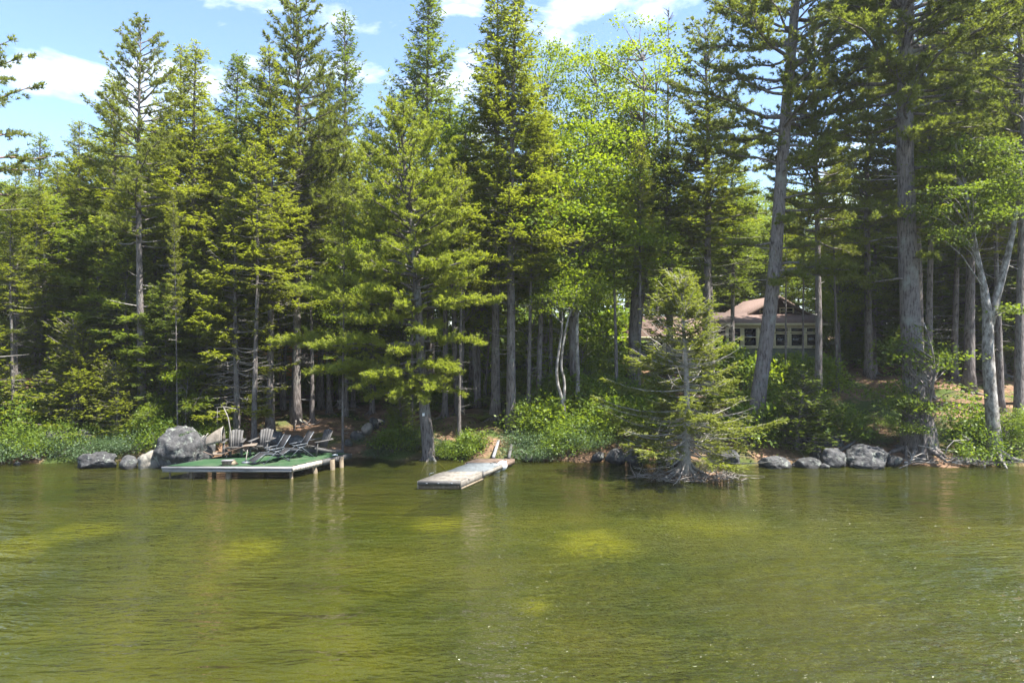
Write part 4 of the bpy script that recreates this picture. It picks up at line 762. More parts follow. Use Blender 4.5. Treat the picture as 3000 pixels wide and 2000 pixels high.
# understorey conifers and maples that close the view under the canopy
UNDER = [
 ('hemlockB', 'hemlock_tree', 'dark hemlock under the straight silver branched pine', 300, 34.5, 640, 1.1), ('hemlockB', 'hemlock_tree', 'hemlock over the canoe rack at the far left', 120, 34.5, 560, 1.2), ('hemlock', 'hemlock_tree', 'shaded hemlock behind the hanging tarp', 220, 42, 470, 1.0),
 ('mapleMid', 'maple_tree', 'leafy maple between the two tall grey trunks left of the chairs', 520, 37, 560, 1.0), ('hemlockB', 'hemlock_tree', 'small hemlock with bright tips left of the slim boulder trunk', 480, 31.6, 830, 1.0), ('mapleDark', 'maple_tree', 'dark maple behind the tallest left pine', 930, 40, 560, 1.1),
 ('fir', 'fir_tree', 'fir closing the view behind the tallest left pine', 1080, 42, 330, .9), ('mapleMid', 'maple_tree', 'sunlit maple far behind the yellow green pine', 1180, 42, 400, 1.0), ('mapleMid', 'maple_tree', 'sunlit maple far behind the twin trunks', 1420, 46, 520, 1.3), ('mapleMid', 'maple_tree', 'bright maple far behind the crooked dark trunk', 1600, 47, 600, 1.3),
 ('mapleDark', 'maple_tree', 'dark maple right of the house gable', 2500, 48, 620, 1.3), ('hemlockC', 'hemlock_tree', 'hemlock hanging over the roof left of the leaning pine', 2145, 41.0, 440, .85), ('hemlock', 'hemlock_tree', 'dark hemlock behind the huge pine on its left', 2560, 44, 480, 1.0),
 ('mapleDark', 'maple_tree', 'dark maple at the back of the right clearing', 2850, 47, 560, 1.3), ('hemlock', 'hemlock_tree', 'dark hemlock at the back of the right edge', 2990, 42, 500, 1.1), ('mapleMid', 'maple_tree', 'light maple left of the low house wing', 1730, 46, 640, 1.0), ('hemlockB', 'hemlock_tree', 'hemlock with low sprays right of the chairs slope', 1090, 36, 700, 1.1),
 ('hemlockB', 'hemlock_tree', 'hemlock left of the golden log cabin', 680, 40, 600, 1.2), ('youngB', 'spruce_tree', 'dense young conifer on the left bank below the tarp', 235, 31.0, 960, 1.25), ('youngB', 'spruce_tree', 'young conifer in front of the straight silver branched pine', 340, 30.2, 1060, 1.2), ('young', 'hemlock_tree', 'dark dense young hemlock against the leaning pine base', 2335, 28.9, 1085, 1.25), ('young', 'hemlock_tree', 'second dark young hemlock right of the leaning pine base', 2395, 29.5, 1110, 1.25),
 ('sapling', 'maple_sapling', 'leafy maple sapling in front of the huge pine trunk', 2705, 27.9, 915, 1.05), ('sapling', 'maple_sapling', 'low maple sapling left of the huge pine base', 2655, 28.1, 1110, 1.0), ('saplingB', 'maple_sapling', 'bright sapling left of the low house wing', 1765, 42, 905, 1.3),
 ('youngB', 'spruce_tree', 'bushy green spruce left of the straight silver branched pine, low to the ground', 215, 30.6, 930, 1.0), ('youngB', 'spruce_tree', 'bushy spruce with light tips at the left edge over the low shrubs', -30, 30.2, 960, 1.1), ('hemlockB', 'hemlock_tree', 'hemlock spreading in front of the straight silver branched pine', 380, 32.6, 720, 1.15),
 ('hemlockB', 'hemlock_tree', 'hemlock hanging over the slim trunk behind the largest boulder', 600, 32.5, 700, 1.1), ('saplingB', 'maple_sapling', 'light leafed sapling above the largest boulder', 545, 30.6, 1040, 1.15), ('saplingB', 'maple_sapling', 'light leafed sapling right of the straight silver branched pine', 455, 32.0, 930, 1.2), ('mapleMid', 'maple_tree', 'leafy maple among the spruces behind the wooden chairs', 830, 36.5, 620, .95),
 ('mapleMid', 'maple_tree', 'bright maple between the tallest left pine and the yellow green pine', 1010, 35.5, 640, 1.0), ('hemlockB', 'hemlock_tree', 'hemlock in the gap left of the slanting spruce', 690, 34.5, 640, 1.1), ('saplingB', 'maple_sapling', 'bright sapling right behind the straight pale stem', 1715, 36.5, 960, 1.3), ('saplingB', 'maple_sapling', 'sapling glowing behind the crooked birch', 1640, 37.5, 900, 1.6),
 ('saplingB', 'maple_sapling', 'sunlit sapling under the porch windows left of the leaning pine', 2130, 40.0, 1010, 1.4), ('saplingB', 'maple_sapling', 'sunlit sapling right of the leaning pine under the porch', 2330, 39.5, 1015, 1.4),
 ('mapleMid', 'maple_tree', 'bright maple with leaves hanging low right of the twin trunks', 1590, 38.5, 470, 1.0),
 ('mapleMid', 'maple_tree', 'bright maple over the twin trunks bank', 1400, 36, 560, 1.0), ('saplingB', 'maple_sapling', 'bright sapling on the slope left of the house wing trunks', 1560, 36.0, 880, 1.3), ('saplingB', 'maple_sapling', 'bright sapling behind the twin trunks', 1420, 37.0, 870, 1.4),
 ('mapleMid', 'maple_tree', 'sunlit maple beside the house on its right', 2460, 42.5, 640, .9),
 ('young', 'hemlock_tree', 'young hemlock on the bank just left of the yellow green pine trunk', 1180, 30.2, 1130, 1.1), ('sapling', 'maple_sapling', 'small maple sapling left of the yellow green pine trunk', 1165, 29.8, 1200, .9), ('sapling', 'maple_sapling', 'maple sapling at the water below the forked maple', 2960, 27.9, 1180, 1.3), ('saplingB', 'maple_sapling', 'sapling leaning out of the left shrubs by the boulder', 440, 29.6, 1170, 1.0),
]
for i, (key, nm, lab, px, d, top, wd) in enumerate(UNDER): place_top(key, nm, lab, px, d, top, wd, i*2.1)

# the wood behind: trees too alike to tell apart, by kind and side
rb = random.Random(5)
SKX = [-400, 0, 250, 330, 500, 700, 900, 1060, 1130, 1300, 1400, 1600, 1700, 2000, 2150, 2300, 2500, 2600, 2800, 3000, 3400]
SKY = [420, 450, 430, 330, 280, 280, 250, 360, 380, 380, 290, 240, 260, 290, 330, 380, 430, 330, 200, 150, 120]
spots = []
for row, (d0, n) in enumerate([(43, 8), (48, 10), (54, 11), (61, 14), (70, 18)]):
    for k in range(n):
        px = -250+(k+rb.uniform(.15, .85))*3500/n; d = d0+rb.uniform(-2, 2); x = XW(px, d)
        if 5 < x < 30 and d < 53: continue
        if 1120 < px < 1760 and d < 57: continue
        spots.append((px, d, rb.random(), rb.random(), rb.random()))
low = []
for d0, n in ((50, 20), (57, 24), (66, 26), (80, 26), (98, 28)):
    for k in range(n):
        px = -250+(k+rb.uniform(.1, .9))*3500/n; d = d0+rb.uniform(-2.5, 2.5); x = XW(px, d)
        if 4 < x < 27 and d < 56: continue
        if 1120 < px < 1790 and d < 63: continue
        low.append((px, d, rb.random(), rb.random(), rb.random()))
for px, d, r1, r2, r3 in low:
    key = ['hemlock', 'mapleMid', 'fir', 'mapleMid', 'hemlockB', 'mapleDark'][int(r1*6)]; kd = {'h': 'hemlock', 'm': 'maple', 'f': 'fir'}[key[0]]; side = 'left' if px < 1000 else 'middle' if px < 2000 else 'right'
    place_top(key, kd+'_tree', f'low {kd} filling the far shade of the wood, {where(px)}', px, d, (600 if d < 70 else 520)+r2*170, 1.1+.5*r3, r3*40, f'low {kd} trees far in the wood')
WOOD = {'spruceA': ('spruce_tree', 'spruce'), 'spruceB': ('spruce_tree', 'spruce'), 'spruceC': ('spruce_tree', 'dark spruce'), 'fir': ('fir_tree', 'dense fir'), 'pineA': ('pine_tree', 'pine'), 'hemlock': ('hemlock_tree', 'hemlock'), 'mapleTall': ('maple_tree', 'maple'), 'mapleMid': ('maple_tree', 'maple')}
for px, d, r1, r2, r3 in spots:
    mixk = ['spruceA', 'spruceB', 'fir', 'spruceA', 'hemlock', 'mapleTall', 'fir', 'spruceC'] if px < 1250 else ['mapleTall', 'spruceA', 'fir', 'hemlock', 'mapleTall', 'pineA', 'spruceB', 'mapleTall'] if px < 2100 else ['pineA', 'hemlock', 'pineA', 'fir', 'mapleTall', 'spruceA', 'hemlock', 'pineA']
    key = mixk[int(r1*8)]; nm, kd = WOOD[key]; side = 'left' if px < 1000 else 'middle' if px < 2000 else 'right'
    top = float(np.interp(px, SKX, SKY))+r2*260
    top = top if d < 50 else top+40
    place_top(key, nm, f'{"tall" if r2 < .5 else "shorter"} {kd} deep in the {side} wood, {where(px)}', px, d, top, .85+.4*r3, r3*40, f'{kd} trees deep in the {side} wood')
# ------------------------------------------------------------------ rocks
def rock_mesh(name, seed, sx, sy, sz, ang=4, sub=4, rough=.14, mat='rock', flatbottom=True):
    rg = np.random.default_rng(seed); bm = bmesh.new(); bmesh.ops.create_icosphere(bm, subdivisions=sub, radius=1)
    planes = [(Vector(unit(rg.normal(size=3)*[1, 1, .7])), rg.uniform(.62, .88)) for _ in range(ang)]
    off = Vector(rg.uniform(-50, 50, 3))
    for v in bm.verts:
        c = v.co.copy()
        for n, dd in planes:
            q = c.dot(n)
            if q > dd: c -= n*(q-dd)*.85
        k = 1+rough*mnoise.noise(c*1.3+off)*1.4+rough*.55*mnoise.noise(c*3.1+off)+rough*.30*mnoise.noise(c*7+off)+rough*.16*mnoise.noise(c*17+off)
        c = c*k; v.co = Vector((c.x*sx, c.y*sy, c.z*sz))
    me = bpy.data.meshes.new(name); bm.to_mesh(me); bm.free(); me.materials.append(M[mat])
    for p in me.polygons: p.use_smooth = True
    return me
def rock(label, px, d, wpx, hpx, base_py, seed, depth=.8, ang=4, mat='rock', sub=4, rz=0.0, rough=.14, group=None, name='boulder'):
    """boulder sitting on the shore: width and height above its foot, in metres through its distance"""
    w = wpx/FPX*d; h = hpx/FPX*d; x = XW(px, d); zb_ = ZW(base_py, d)
    me = rock_mesh(name, seed, w/2, w/2*depth, h*.72, ang, sub, rough, mat)
    o = obj(name, me, None, (x, d, zb_+h*.30), rz); return tag(o, label, 'rock', group)
ROCKS = [
 ('largest boulder, mossy topped and lichen patched, left of the deck', 545, 27.6, 160, 108, 1362, 1, .9, 3), ('long low grey boulder in the water, leftmost of the shore row', 292, 27.2, 118, 44, 1366, 2, .6, 4), ('small round grey rock between the long low boulder and the pale one', 377, 27.0, 52, 34, 1368, 3, .9, 3),
 ('pale sunlit angular rock touching the largest boulder', 432, 27.1, 72, 46, 1366, 4, .8, 7), ('broad slab of rock in the left bank shrubs', 165, 29.4, 120, 46, 1305, 5, .8, 4), ('dark rock in the leaves behind the largest boulder', 468, 30.0, 62, 34, 1285, 6, .8, 4), ('small dark rock under the left bank leaves', 242, 29.5, 40, 26, 1285, 7, .8, 4),
 ('flat pale rock behind the two wooden chairs', 805, 30.0, 72, 34, 1300, 8, .8, 5), ('pointed flat grey rock behind the folding loungers', 866, 29.8, 60, 26, 1300, 9, .7, 5), ('rounded rock at the foot of the brown slope', 1047, 30.6, 46, 30, 1290, 10, .8, 3), ('pale rock higher on the brown slope, middle of three', 1074, 31.4, 40, 24, 1264, 11, .8, 4), ('dark rock topmost on the brown slope', 1096, 32.4, 34, 24, 1248, 12, .8, 4), ('small stone lowest on the brown slope', 1022, 30.2, 26, 18, 1302, 13, .8, 4), ('flat stone beside the dark slope rock', 1116, 32.6, 34, 14, 1240, 14, .8, 4),
 ('broad low boulder at the waterline right of the shoreline spruce', 2265, 27.2, 96, 34, 1372, 15, .7, 3), ('low smooth boulder second right of the shoreline spruce', 2362, 27.3, 88, 30, 1372, 16, .7, 3), ('rounded boulder left of the domed one on the right shore', 2438, 27.5, 74, 48, 1362, 17, .9, 4), ('wide domed boulder on the right shore', 2537, 27.4, 122, 58, 1364, 18, .8, 3), ('small square block above the low smooth boulder', 2388, 28.2, 36, 44, 1350, 19, .9, 7), ('blocky rock right of the domed boulder', 2615, 27.4, 54, 28, 1362, 20, .7, 6),
 ('tiny round stone before the rounded boulder', 2415, 27.0, 30, 14, 1372, 21, .8, 3), ('big reddish rock face in the bank above the domed boulder', 2425, 29.0, 96, 46, 1318, 22, .7, 5), ('low grey rock at the water left of the shoreline spruce', 1806, 28.0, 60, 36, 1352, 23, .8, 4), ('rock next to the low grey one at the water', 1862, 28.0, 74, 44, 1352, 24, .8, 4), ('small rock left of the low grey one at the water', 1752, 28.3, 40, 22, 1346, 25, .8, 4),
 ('pale rock behind the trunk of the shoreline spruce', 1965, 27.6, 92, 44, 1360, 26, .8, 5), ('rock in shade right of the shoreline spruce roots', 2140, 27.6, 70, 36, 1358, 27, .8, 4), ('flat ledge stone on the right bank', 2365, 29.3, 48, 20, 1300, 28, .8, 5), ('grey stone half buried above the right boulders', 2545, 30.2, 60, 16, 1275, 29, .8, 4),
 ('small wet stone in the water under the left shrubs', 52, 27.6, 22, 10, 1362, 30, .8, 4), ('grey rock beneath the right side of the deck', 872, 26.6, 62, 22, 1392, 31, .8, 4), ('stone at the far end of the dock', 1545, 28.6, 40, 18, 1348, 32, .8, 4),
]
for i, (lab, px, d, w, h, by, sd, dp, an) in enumerate(ROCKS): rock(lab, px, d, w, h, by, sd, dp, an if sd in (1, 2, 3, 15, 16, 17, 18) else an+4, 'stone_pale' if sd in (4, 11) else 'rock', 5 if w > 100 else 4 if w > 60 else 3, 0, .20)
bx_, by_ = XW(556, 27.6), 27.6
lfm = Leaves(); nm_ = 900; a = rng.uniform(0, 6.28, nm_); q = np.sqrt(rng.random(nm_))*.55; cc = np.c_[bx_+q*np.cos(a), by_-.1+q*.6*np.sin(a), np.full(nm_, 1.36)-.55*q*q+rng.normal(0, .02, nm_)]
lfm.blades(cc, np.c_[rng.normal(0, 1, (nm_, 2)), rng.uniform(.2, 1, nm_)], np.c_[rng.normal(0, .5, (nm_, 2)), np.ones(nm_)], rng.uniform(.03, .07, nm_), rng.uniform(.02, .04, nm_))
tag(obj('moss', lfm.mesh('moss', M['shrub_blue'])), 'pale green moss cap on top of the largest boulder', 'moss', kind='stuff')
# stone bank below the house wing
sw_ = thing('stone_bank', 'bank of tumbled pale stones left of the house wing', 'stone bank', (6.5, 41.5, gz(6.5, 41.5)))
rgs = np.random.default_rng(17); smesh = [rock_mesh('stone', 200+k, 1, .75, .5, 6, 2, .2, 'stone_pale') for k in range(4)]
for k in range(46):
    px = rgs.uniform(1690, 1955); f = (px-1690)/265; py = 1100-48*f+rgs.uniform(-22, 16); d = 40.5+1.5*f+(1090-py)/2000*60
    x = XW(px, d); s = rgs.uniform(.16, .42)
    o = obj('stone', smesh[k % 4], sw_, (x-6.5, d-41.5, gz(x, d)+.08+.25*s-gz(6.5, 41.5)), rgs.uniform(0, 6), s); o.rotation_euler = (rgs.uniform(-.3, .3), rgs.uniform(-.3, .3), rgs.uniform(0, 6))

# ------------------------------------------------------------------ deck on posts
DZ = .46
FL, FR = np.array([-12.65, 24.8]), np.array([-8.0, 24.8]); SKEW = np.array([1.45, 2.95])
RL, RR = FL+SKEW*1.12, FR+SKEW*1.0
dk = thing('swim_deck', 'wooden swim deck covered with green carpet standing on posts at the shore', 'deck', (-10.0, 26.2, 0))
def D_(p, z): return (p[0]+10.0, p[1]-26.2, z)
nP = 22
for k in range(nP):
    a, b = k/nP+.001, (k+1)/nP-.003
    q = [FL+(RL-FL)*a, FR+(RR-FR)*a, FR+(RR-FR)*b, FL+(RL-FL)*b]; MB().prism([(p[0]+10, p[1]-26.2) for p in q], DZ-.045, DZ-.004).build('plank', M['grey_wood'], dk)
ins = lambda a, b: FL+(FR-FL)*a+(SKEW*1.05)*b
cp = [(-10.0, 26.2)]; nxx, nyy = 24, 16; V = []
for j in range(nyy+1):
    for i in range(nxx+1):
        a = .012+.976*i/nxx; b = .012+.976*j/nyy; lft = FL+(RL-FL)*b; rgt = FR+(RR-FR)*b; p = lft+(rgt-lft)*a
        e = .012*math.sin(i*1.3+j*.7)*(j in (0, 1)) ; V.append(D_(p, DZ+.006+.004*abs(math.sin(i*2.1+j*1.7))+max(0, e)))
ii = (np.arange(nyy)[:, None]*(nxx+1)+np.arange(nxx)[None, :]).ravel()
obj('carpet', mesh_np('carpet', V, np.stack([ii, ii+1, ii+nxx+2, ii+nxx+1], -1), [M['turf']], True), dk)
MB().beam(D_(FL-[.06, .03], DZ-.05), D_(FR+[.02, -.03], DZ-.05), .05, .10).build('front_board', M['white_wood'], dk)
MB().beam(D_(FL-[.04, .022], DZ-.148), D_(FR+[.0, -.022], DZ-.148), .045, .09).build('front_board', M['white_wood'], dk)
for k in range(17):
    a, b = .47*k/17, .47*(k+1)/17-.004; p0 = FR+SKEW*a; p1 = FR+SKEW*b; hgt = .19+.012*math.sin(k*5)
    MB().beam(D_(p0+[.035, -.01], DZ-.10), D_(p1+[.035, -.01], DZ-.10), .04, hgt).build('fascia_board', M['plank_end'], dk)
MB().beam(D_(FR+SKEW*.475+[.035, -.01], DZ-.10), D_(RR+[.035, -.01], DZ-.10), .045, .20).build('side_board', M['grey_wood'], dk)
MB().beam(D_(FL-[.035, -.01], DZ-.10), D_(RL-[.035, -.01], DZ-.10), .045, .18).build('side_board', M['grey_wood'], dk)
for (a, b) in ((.28, .55), (.56, .93)): MB().beam(D_(RL+(RR-RL)*a+[0, .02], DZ+.07), D_(RL+(RR-RL)*b+[0, .02], DZ+.07), .05, .14).build('kerb_board', M['grey_wood'], dk)
for (x, y, w, tlt) in ((-12.5, 24.95, .05, 0), (-11.75, 25.0, .09, 0), (-10.35, 24.92, .15, 0), (-8.06, 24.93, .12, 0), (-7.35, 25.95, .13, .16), (-6.95, 26.6, .15, .05), (-6.7, 27.1, .14, .08), (-11.6, 26.6, .12, 0), (-9.6, 26.6, .12, 0)):
    MB().beam((x+10, y-26.2, -1.2), (x+10-tlt, y-26.2, DZ-.05), w, w).build('post', M['post_wood'], dk)

# weathered slatted chairs
def slat_chair(loc, rz, label):
    t = thing('slatted_chair', label, 'chair', loc, rz, 'slatted wooden chairs on the deck')
    wd = M['grey_wood']
    for k in range(5): # backrest fan, leaning back (+y)
        x = (k-2)*.105; hgt = .98-.025*abs(k-2); MB().beam((x*.85, .20, .30), (x*1.08, .50, hgt), .092, .02, (0, 1, 0)).build('back_slat', wd, t)
    MB().beam((-.27, .475, .60), (.27, .475, .60), .04, .05).build('back_rail', wd, t)
    for k in range(5): y = -.33+k*.11; MB().beam((-.27, y, .385-.035*k), (.27, y, .385-.035*k), .095, .02).build('seat_slat', wd, t)
    for s in (-1, 1):
        MB().beam((s*.30, -.40, .33), (s*.30, .62, .03), .03, .12).build('rear_leg', wd, t)
        MB().beam((s*.335, -.36, 0), (s*.335, -.30, .55), .09, .032, (0, 1, 0)).build('front_leg', wd, t)
        MB().beam((s*.345, -.42, .565), (s*.345, .42, .60), .13, .024).build('arm', wd, t)
    return t
deck_top = DZ+.012
slat_chair((-11.05, 27.15, deck_top), math.radians(12), 'weathered slatted chair on the deck, nearest the hooded lounger')
slat_chair((-10.05, 27.45, deck_top), math.radians(-4), 'weathered slatted chair in the middle of the deck back edge')
slat_chair((-7.75, 27.35, deck_top), math.radians(-38), 'weathered slatted chair at the right corner of the deck')
# folding sling loungers
def lounger(loc, rz, label):
    t = thing('folding_lounger', label, 'lounger', loc, rz, 'folding loungers on the deck')
    tube = lambda nm, pts, r=.014: MB().tube(pts, r, 6).build(nm, M['metal'], t, True)
    back = [(-.26, .05, .30), (-.27, .50, .98), (.27, .50, .98), (.26, .05, .30)]
    seatp = [(-.26, .05, .30), (-.26, -.45, .36)]; foot = (-.26, -.92, .12)
    tube('back_frame', back)
    MB().hexa([np.array(p) for p in [(-.245, .075, .318), (.245, .075, .318), (.245, .49, .955), (-.245, .49, .955), (-.245, .063, .326), (.245, .063, .326), (.245, .478, .963), (-.245, .478, .963)]]).build('back_sling', M['black_mesh'], t)
    tube('seat_frame', [(.26, .05, .30), (.26, -.45, .37), (-.26, -.45, .37), (-.26, .05, .30)])
    MB().hexa([np.array(p) for p in [(-.245, -.43, .363), (.245, -.43, .363), (.245, .04, .302), (-.245, .04, .302), (-.245, -.43, .373), (.245, -.43, .373), (.245, .04, .312), (-.245, .04, .312)]]).build('seat_sling', M['black_mesh'], t)
    tube('foot_frame', [(.26, -.46, .37), (.26, -.92, .10), (-.26, -.92, .10), (-.26, -.46, .37)])
    MB().hexa([np.array(p) for p in [(-.245, -.90, .112), (.245, -.90, .112), (.245, -.47, .364), (-.245, -.47, .364), (-.245, -.895, .122), (.245, -.895, .122), (.245, -.465, .374), (-.245, -.465, .374)]]).build('foot_sling', M['black_mesh'], t)
    for s in (-1, 1):
        tube('leg', [(s*.29, -.50, .015), (s*.29, -.05, .42), (s*.28, .12, .45)]); tube('leg', [(s*.285, .48, .015), (s*.285, .02, .40), (s*.285, -.18, .46)])
        tube('arm', [(s*.30, -.28, .50), (s*.30, .24, .56)], .018)
    tube('foot_bar', [(-.29, -.50, .015), (.29, -.50, .015)]); tube('foot_bar', [(-.285, .48, .015), (.285, .48, .015)])
    return t
lounger((-8.95, 25.75, deck_top), math.radians(-48), 'folding lounger with black sling and metal tube legs nearest the deck front')
lounger((-8.35, 26.75, deck_top), math.radians(-52), 'second folding lounger with black sling, further back by the corner chair')
# hooded lounger with arched canopy
hl = thing('hooded_lounger', 'brown hooded lounger with an arched canopy at the left rear of the deck', 'lounger', (-11.15, 26.35, deck_top), math.radians(10))
hv = []; na, nb_ = 14, 8
for j in range(nb_+1):
    u = j/nb_
    for i in range(na+1):
        a = math.pi*i/na; r = .50*math.cos(u*1.05)**.6; hv.append((-.62*u-.1, -math.cos(a)*r*.62+.35, .62+math.sin(a)*r*1.15*(1-.25*u)-.12*u))
ii = (np.arange(nb_)[:, None]*(na+1)+np.arange(na)[None, :]).ravel()
hm = mesh_np('canopy', np.array(hv), np.stack([ii, ii+1, ii+na+2, ii+na+1], -1), [M['brown_cloth']], True)
hood = obj('canopy', hm, hl); sm = hood.modifiers.new('thickness', 'SOLIDIFY'); sm.thickness = .015
MB().tube([(-.09, -math.cos(math.pi*i/14)*.315+.35, .62+math.sin(math.pi*i/14)*.585) for i in range(15)], .018, 6).build('rim', M['deadwood'], hl, True)
bed = [(-.75, .35, .30), (-.45, .35, .16), (-.05, .35, .17), (.35, .35, .33), (.80, .35, .46), (1.15, .35, .47)]
for s in (-.30, .30): MB().tube([(p[0], p[1]+s, p[2]) for p in bed], .02, 6).build('side_rail', M['brown_wood'], hl, True)
bv = []
for p in bed:
    for s in (-.29, -.1, .1, .29): bv.append((p[0], p[1]+s, p[2]-.03*(abs(s) < .2)))
ii = (np.arange(len(bed)-1)[:, None]*4+np.arange(3)[None, :]).ravel()
bo = obj('seat_cloth', mesh_np('seat_cloth', np.array(bv), np.stack([ii, ii+1, ii+5, ii+4], -1), [M['brown_cloth']], True), hl); sm = bo.modifiers.new('thickness', 'SOLIDIFY'); sm.thickness = .012
for s in (-.28, .28): MB().tube([(-.72, .35+s, .30), (-.85, .35+s, .75), (-.70, .35+s, .92)], .018, 6).build('back_post', M['deadwood'], hl, True)
for (x, y) in ((-.5, .1), (-.5, .6), (.1, .1), (.1, .6)): MB().beam((x, y, 0), (x, y, .17), .05, .05).build('leg', M['grey_wood'], hl)
MB().tube([(.15, .62, 0), (.16, .62, .8), (.05, .62, 1.5), (-.12, .60, 1.95)], [.028, .026, .022, .016], 7).build('mast', M['deadwood'], hl, True)
MB().tube([(-.42, .60, 1.92), (-.12, .60, 1.96), (.35, .6, 1.86)], .014, 5).build('cross_arm', M['deadwood'], hl, True); MB().tube([(-.35, .60, 1.92), (-.34, .52, 1.22)], .006, 4).build('hanging_cord', M['deadwood'], hl)
# wooden block and lamp base at the deck front
bl = thing('wooden_wedge', 'sunlit wedge shaped wooden block lying at the deck front edge', 'block', (-10.38, 25.05, deck_top), .1)
MB().hexa([np.array(p) for p in [(-.20, -.12, .0), (.22, -.12, 0), (.30, .14, 0), (-.16, .14, 0), (-.24, -.12, .15), (.10, -.12, .17), (.16, .14, .16), (-.20, .14, .14)]]).build('block', M['post_wood'], bl); MB().box((-.05, 0, .178), (.42, .30, .014)).build('lid', M['white_wood'], bl)
ub = thing('umbrella_base', 'small round umbrella base with a short leaning rod on the green carpet', 'umbrella base', (-9.95, 25.5, deck_top))
MB().tube([(0, 0, 0), (0, 0, .03), (0, 0, .055)], [.15, .15, .10], 14).build('foot', M['metal'], ub, True); MB().tube([(0, 0, .05), (.02, 0, .14), (.05, .05, .48)], [.03, .02, .012], 8).build('rod', M['deadwood'], ub, True)
bd = thing('broken_board', 'short grey board lying on the carpet right of the umbrella base', 'board', (-9.6, 25.35, deck_top), .5); MB().box((0, 0, .015), (.34, .09, .03)).build('board', M['grey_wood'], bd); MB().box((.05, 0, .036), (.08, .06, .012)).build('plate', M['white_float'], bd)
wb = thing('white_board', 'white plank lying on the carpet at the right corner of the deck', 'board', (-7.05, 27.2, deck_top), .1); MB().box((0, 0, .015), (.22, .07, .03)).build('plank', M['white_float'], wb); MB().box((-.09, 0, .034), (.03, .072, .006)).build('batten', M['grey_wood'], wb)
# ------------------------------------------------------------------ floating dock
ax = np.array([1.83, 4.46]); A, B = np.array([-3.16, 23.04]), np.array([-1.76, 23.04])
dock = thing('floating_dock', 'floating plank dock running from the shore out into the lake', 'dock', (-1.6, 25.2, 0))
def K_(p, z): return (p[0]+1.6, p[1]-25.2, z)
def dock_seg(t0, t1, ztop, h, mat, n, wide=0.0, shift=0.0):
    for k in range(n):
        a = t0+(t1-t0)*k/n; b = t0+(t1-t0)*(k+1)/n-.0025
        q = [A+ax*a+[shift, 0], B+ax*a+[shift+wide, 0], B+ax*b+[shift+wide, 0], A+ax*b+[shift, 0]]
        dz = .004*math.sin(k*7.1)
        MB().prism([(p[0]+1.6, p[1]-25.2) for p in q], ztop-.035+dz, ztop+dz).build('plank', M[mat], dock)
    for (S, s) in ((A+[shift, 0], -1), (B+[shift+wide, 0], 1)):
        MB().beam(K_(S+ax*t0+[s*.022, 0], ztop-.02-h/2), K_(S+ax*t1+[s*.022, 0], ztop-.02-h/2), .04, h).build('side_board', M['dock_wood' if mat != 'brown_wood' else 'brown_wood'], dock)
        if h > .2 and s > 0:
            MB().beam(K_(S+ax*t0+[.05, 0], .035), K_(S+ax*t1+[.05, 0], .035), .03, .07).build('rub_strip', M['post_wood'], dock)
    return
dock_seg(0, .37, .31, .27, 'dock_wood', 15); dock_seg(.375, .80, .27, .16, 'dock_grey', 18); dock_seg(.805, 1.0, .29, .20, 'brown_wood', 9, .12, -.12)
MB().beam(K_(A+[-.02, -.022], .235), K_(B+[.02, -.022], .235), .04, .14).build('end_board', M['grey_wood'], dock); MB().beam(K_(A+[0, .06], .07), K_(B+[0, .06], .07), .06, .12).build('lower_beam', M['post_wood'], dock)
for f in (.2, .48, .8): p = A+(B-A)*f; MB().box(K_(p+[0, -.046], .22), (.07, .008, .05)).build('bracket', M['metal'], dock)
MB().box(K_(B+ax*.36+[.055, 0], .2), (.05, .06, .26)).build('corner_post', M['grey_wood'], dock)
MB().tube([K_(B+ax*.12+[.045, -.02], .27), K_(B+ax*.12+[.07, 0], .23), K_(B+ax*.12+[.045, .03], .20)], .012, 6).build('mooring_ring', M['black_mesh'], dock)
MB().tube([K_(A+ax*.17+[-.04, 0], .30), K_(A+ax*.17+[-.02, 0], .40), K_(A+ax*.19+[.08, 0], .42)], .012, 6).build('cleat', M['metal'], dock)
for a, b in ((.20, .6), (.45, .6)): MB().box(K_(A+(B-A)*b+ax*a, .10), (.8, .6, .18)).build('float', M['black_mesh'], dock)
# ramp rails from dock to bank
for k, (p0, p1, lab) in enumerate([((-.75, 27.5, .33), (-.58, 29.4, .72), 'left timber ramp rail between the dock and the bank'), ((-.12, 27.4, .33), (-.02, 28.9, .62), 'right timber ramp rail between the dock and the bank')]):
    t = thing('ramp_rail', lab, 'rail', p0); MB().beam((0, 0, 0), np.array(p1)-np.array(p0), .11, .09).build('timber', M['grey_wood' if k else 'white_wood'], t); MB().box((0, .1, -.05), (.16, .10, .06)).build('block', M['brown_wood'], t)
# white buoys tied to the dock
for k, (x, y, z, r, lab) in enumerate([(-.62, 26.25, .10, .19, 'white buoy tied to the dock side, nearer one'), (-.38, 26.55, .17, .20, 'white buoy tied to the dock side, further one')]):
    t = thing('buoy', lab, 'buoy', (x, y, z), k); pr = [(0, -r), (.55*r, -.85*r), (.92*r, -.4*r), (r, .1*r), (.85*r, .55*r), (.5*r, .9*r), (.18*r, 1.05*r), (.15*r, 1.35*r), (.02*r, 1.4*r)]
    MB().tube([(0, 0, p[1]) for p in pr], [max(p[0], .003) for p in pr], 16).build('float', M['white_float'], t, True); MB().tube([(0, 0, 1.3*r), (-.1, .05, 1.5*r), (-.28, .08, .12)], .009, 5).build('rope', M['black_mesh'], t)
    t.rotation_euler = (.5, .3+k*.4, 0)
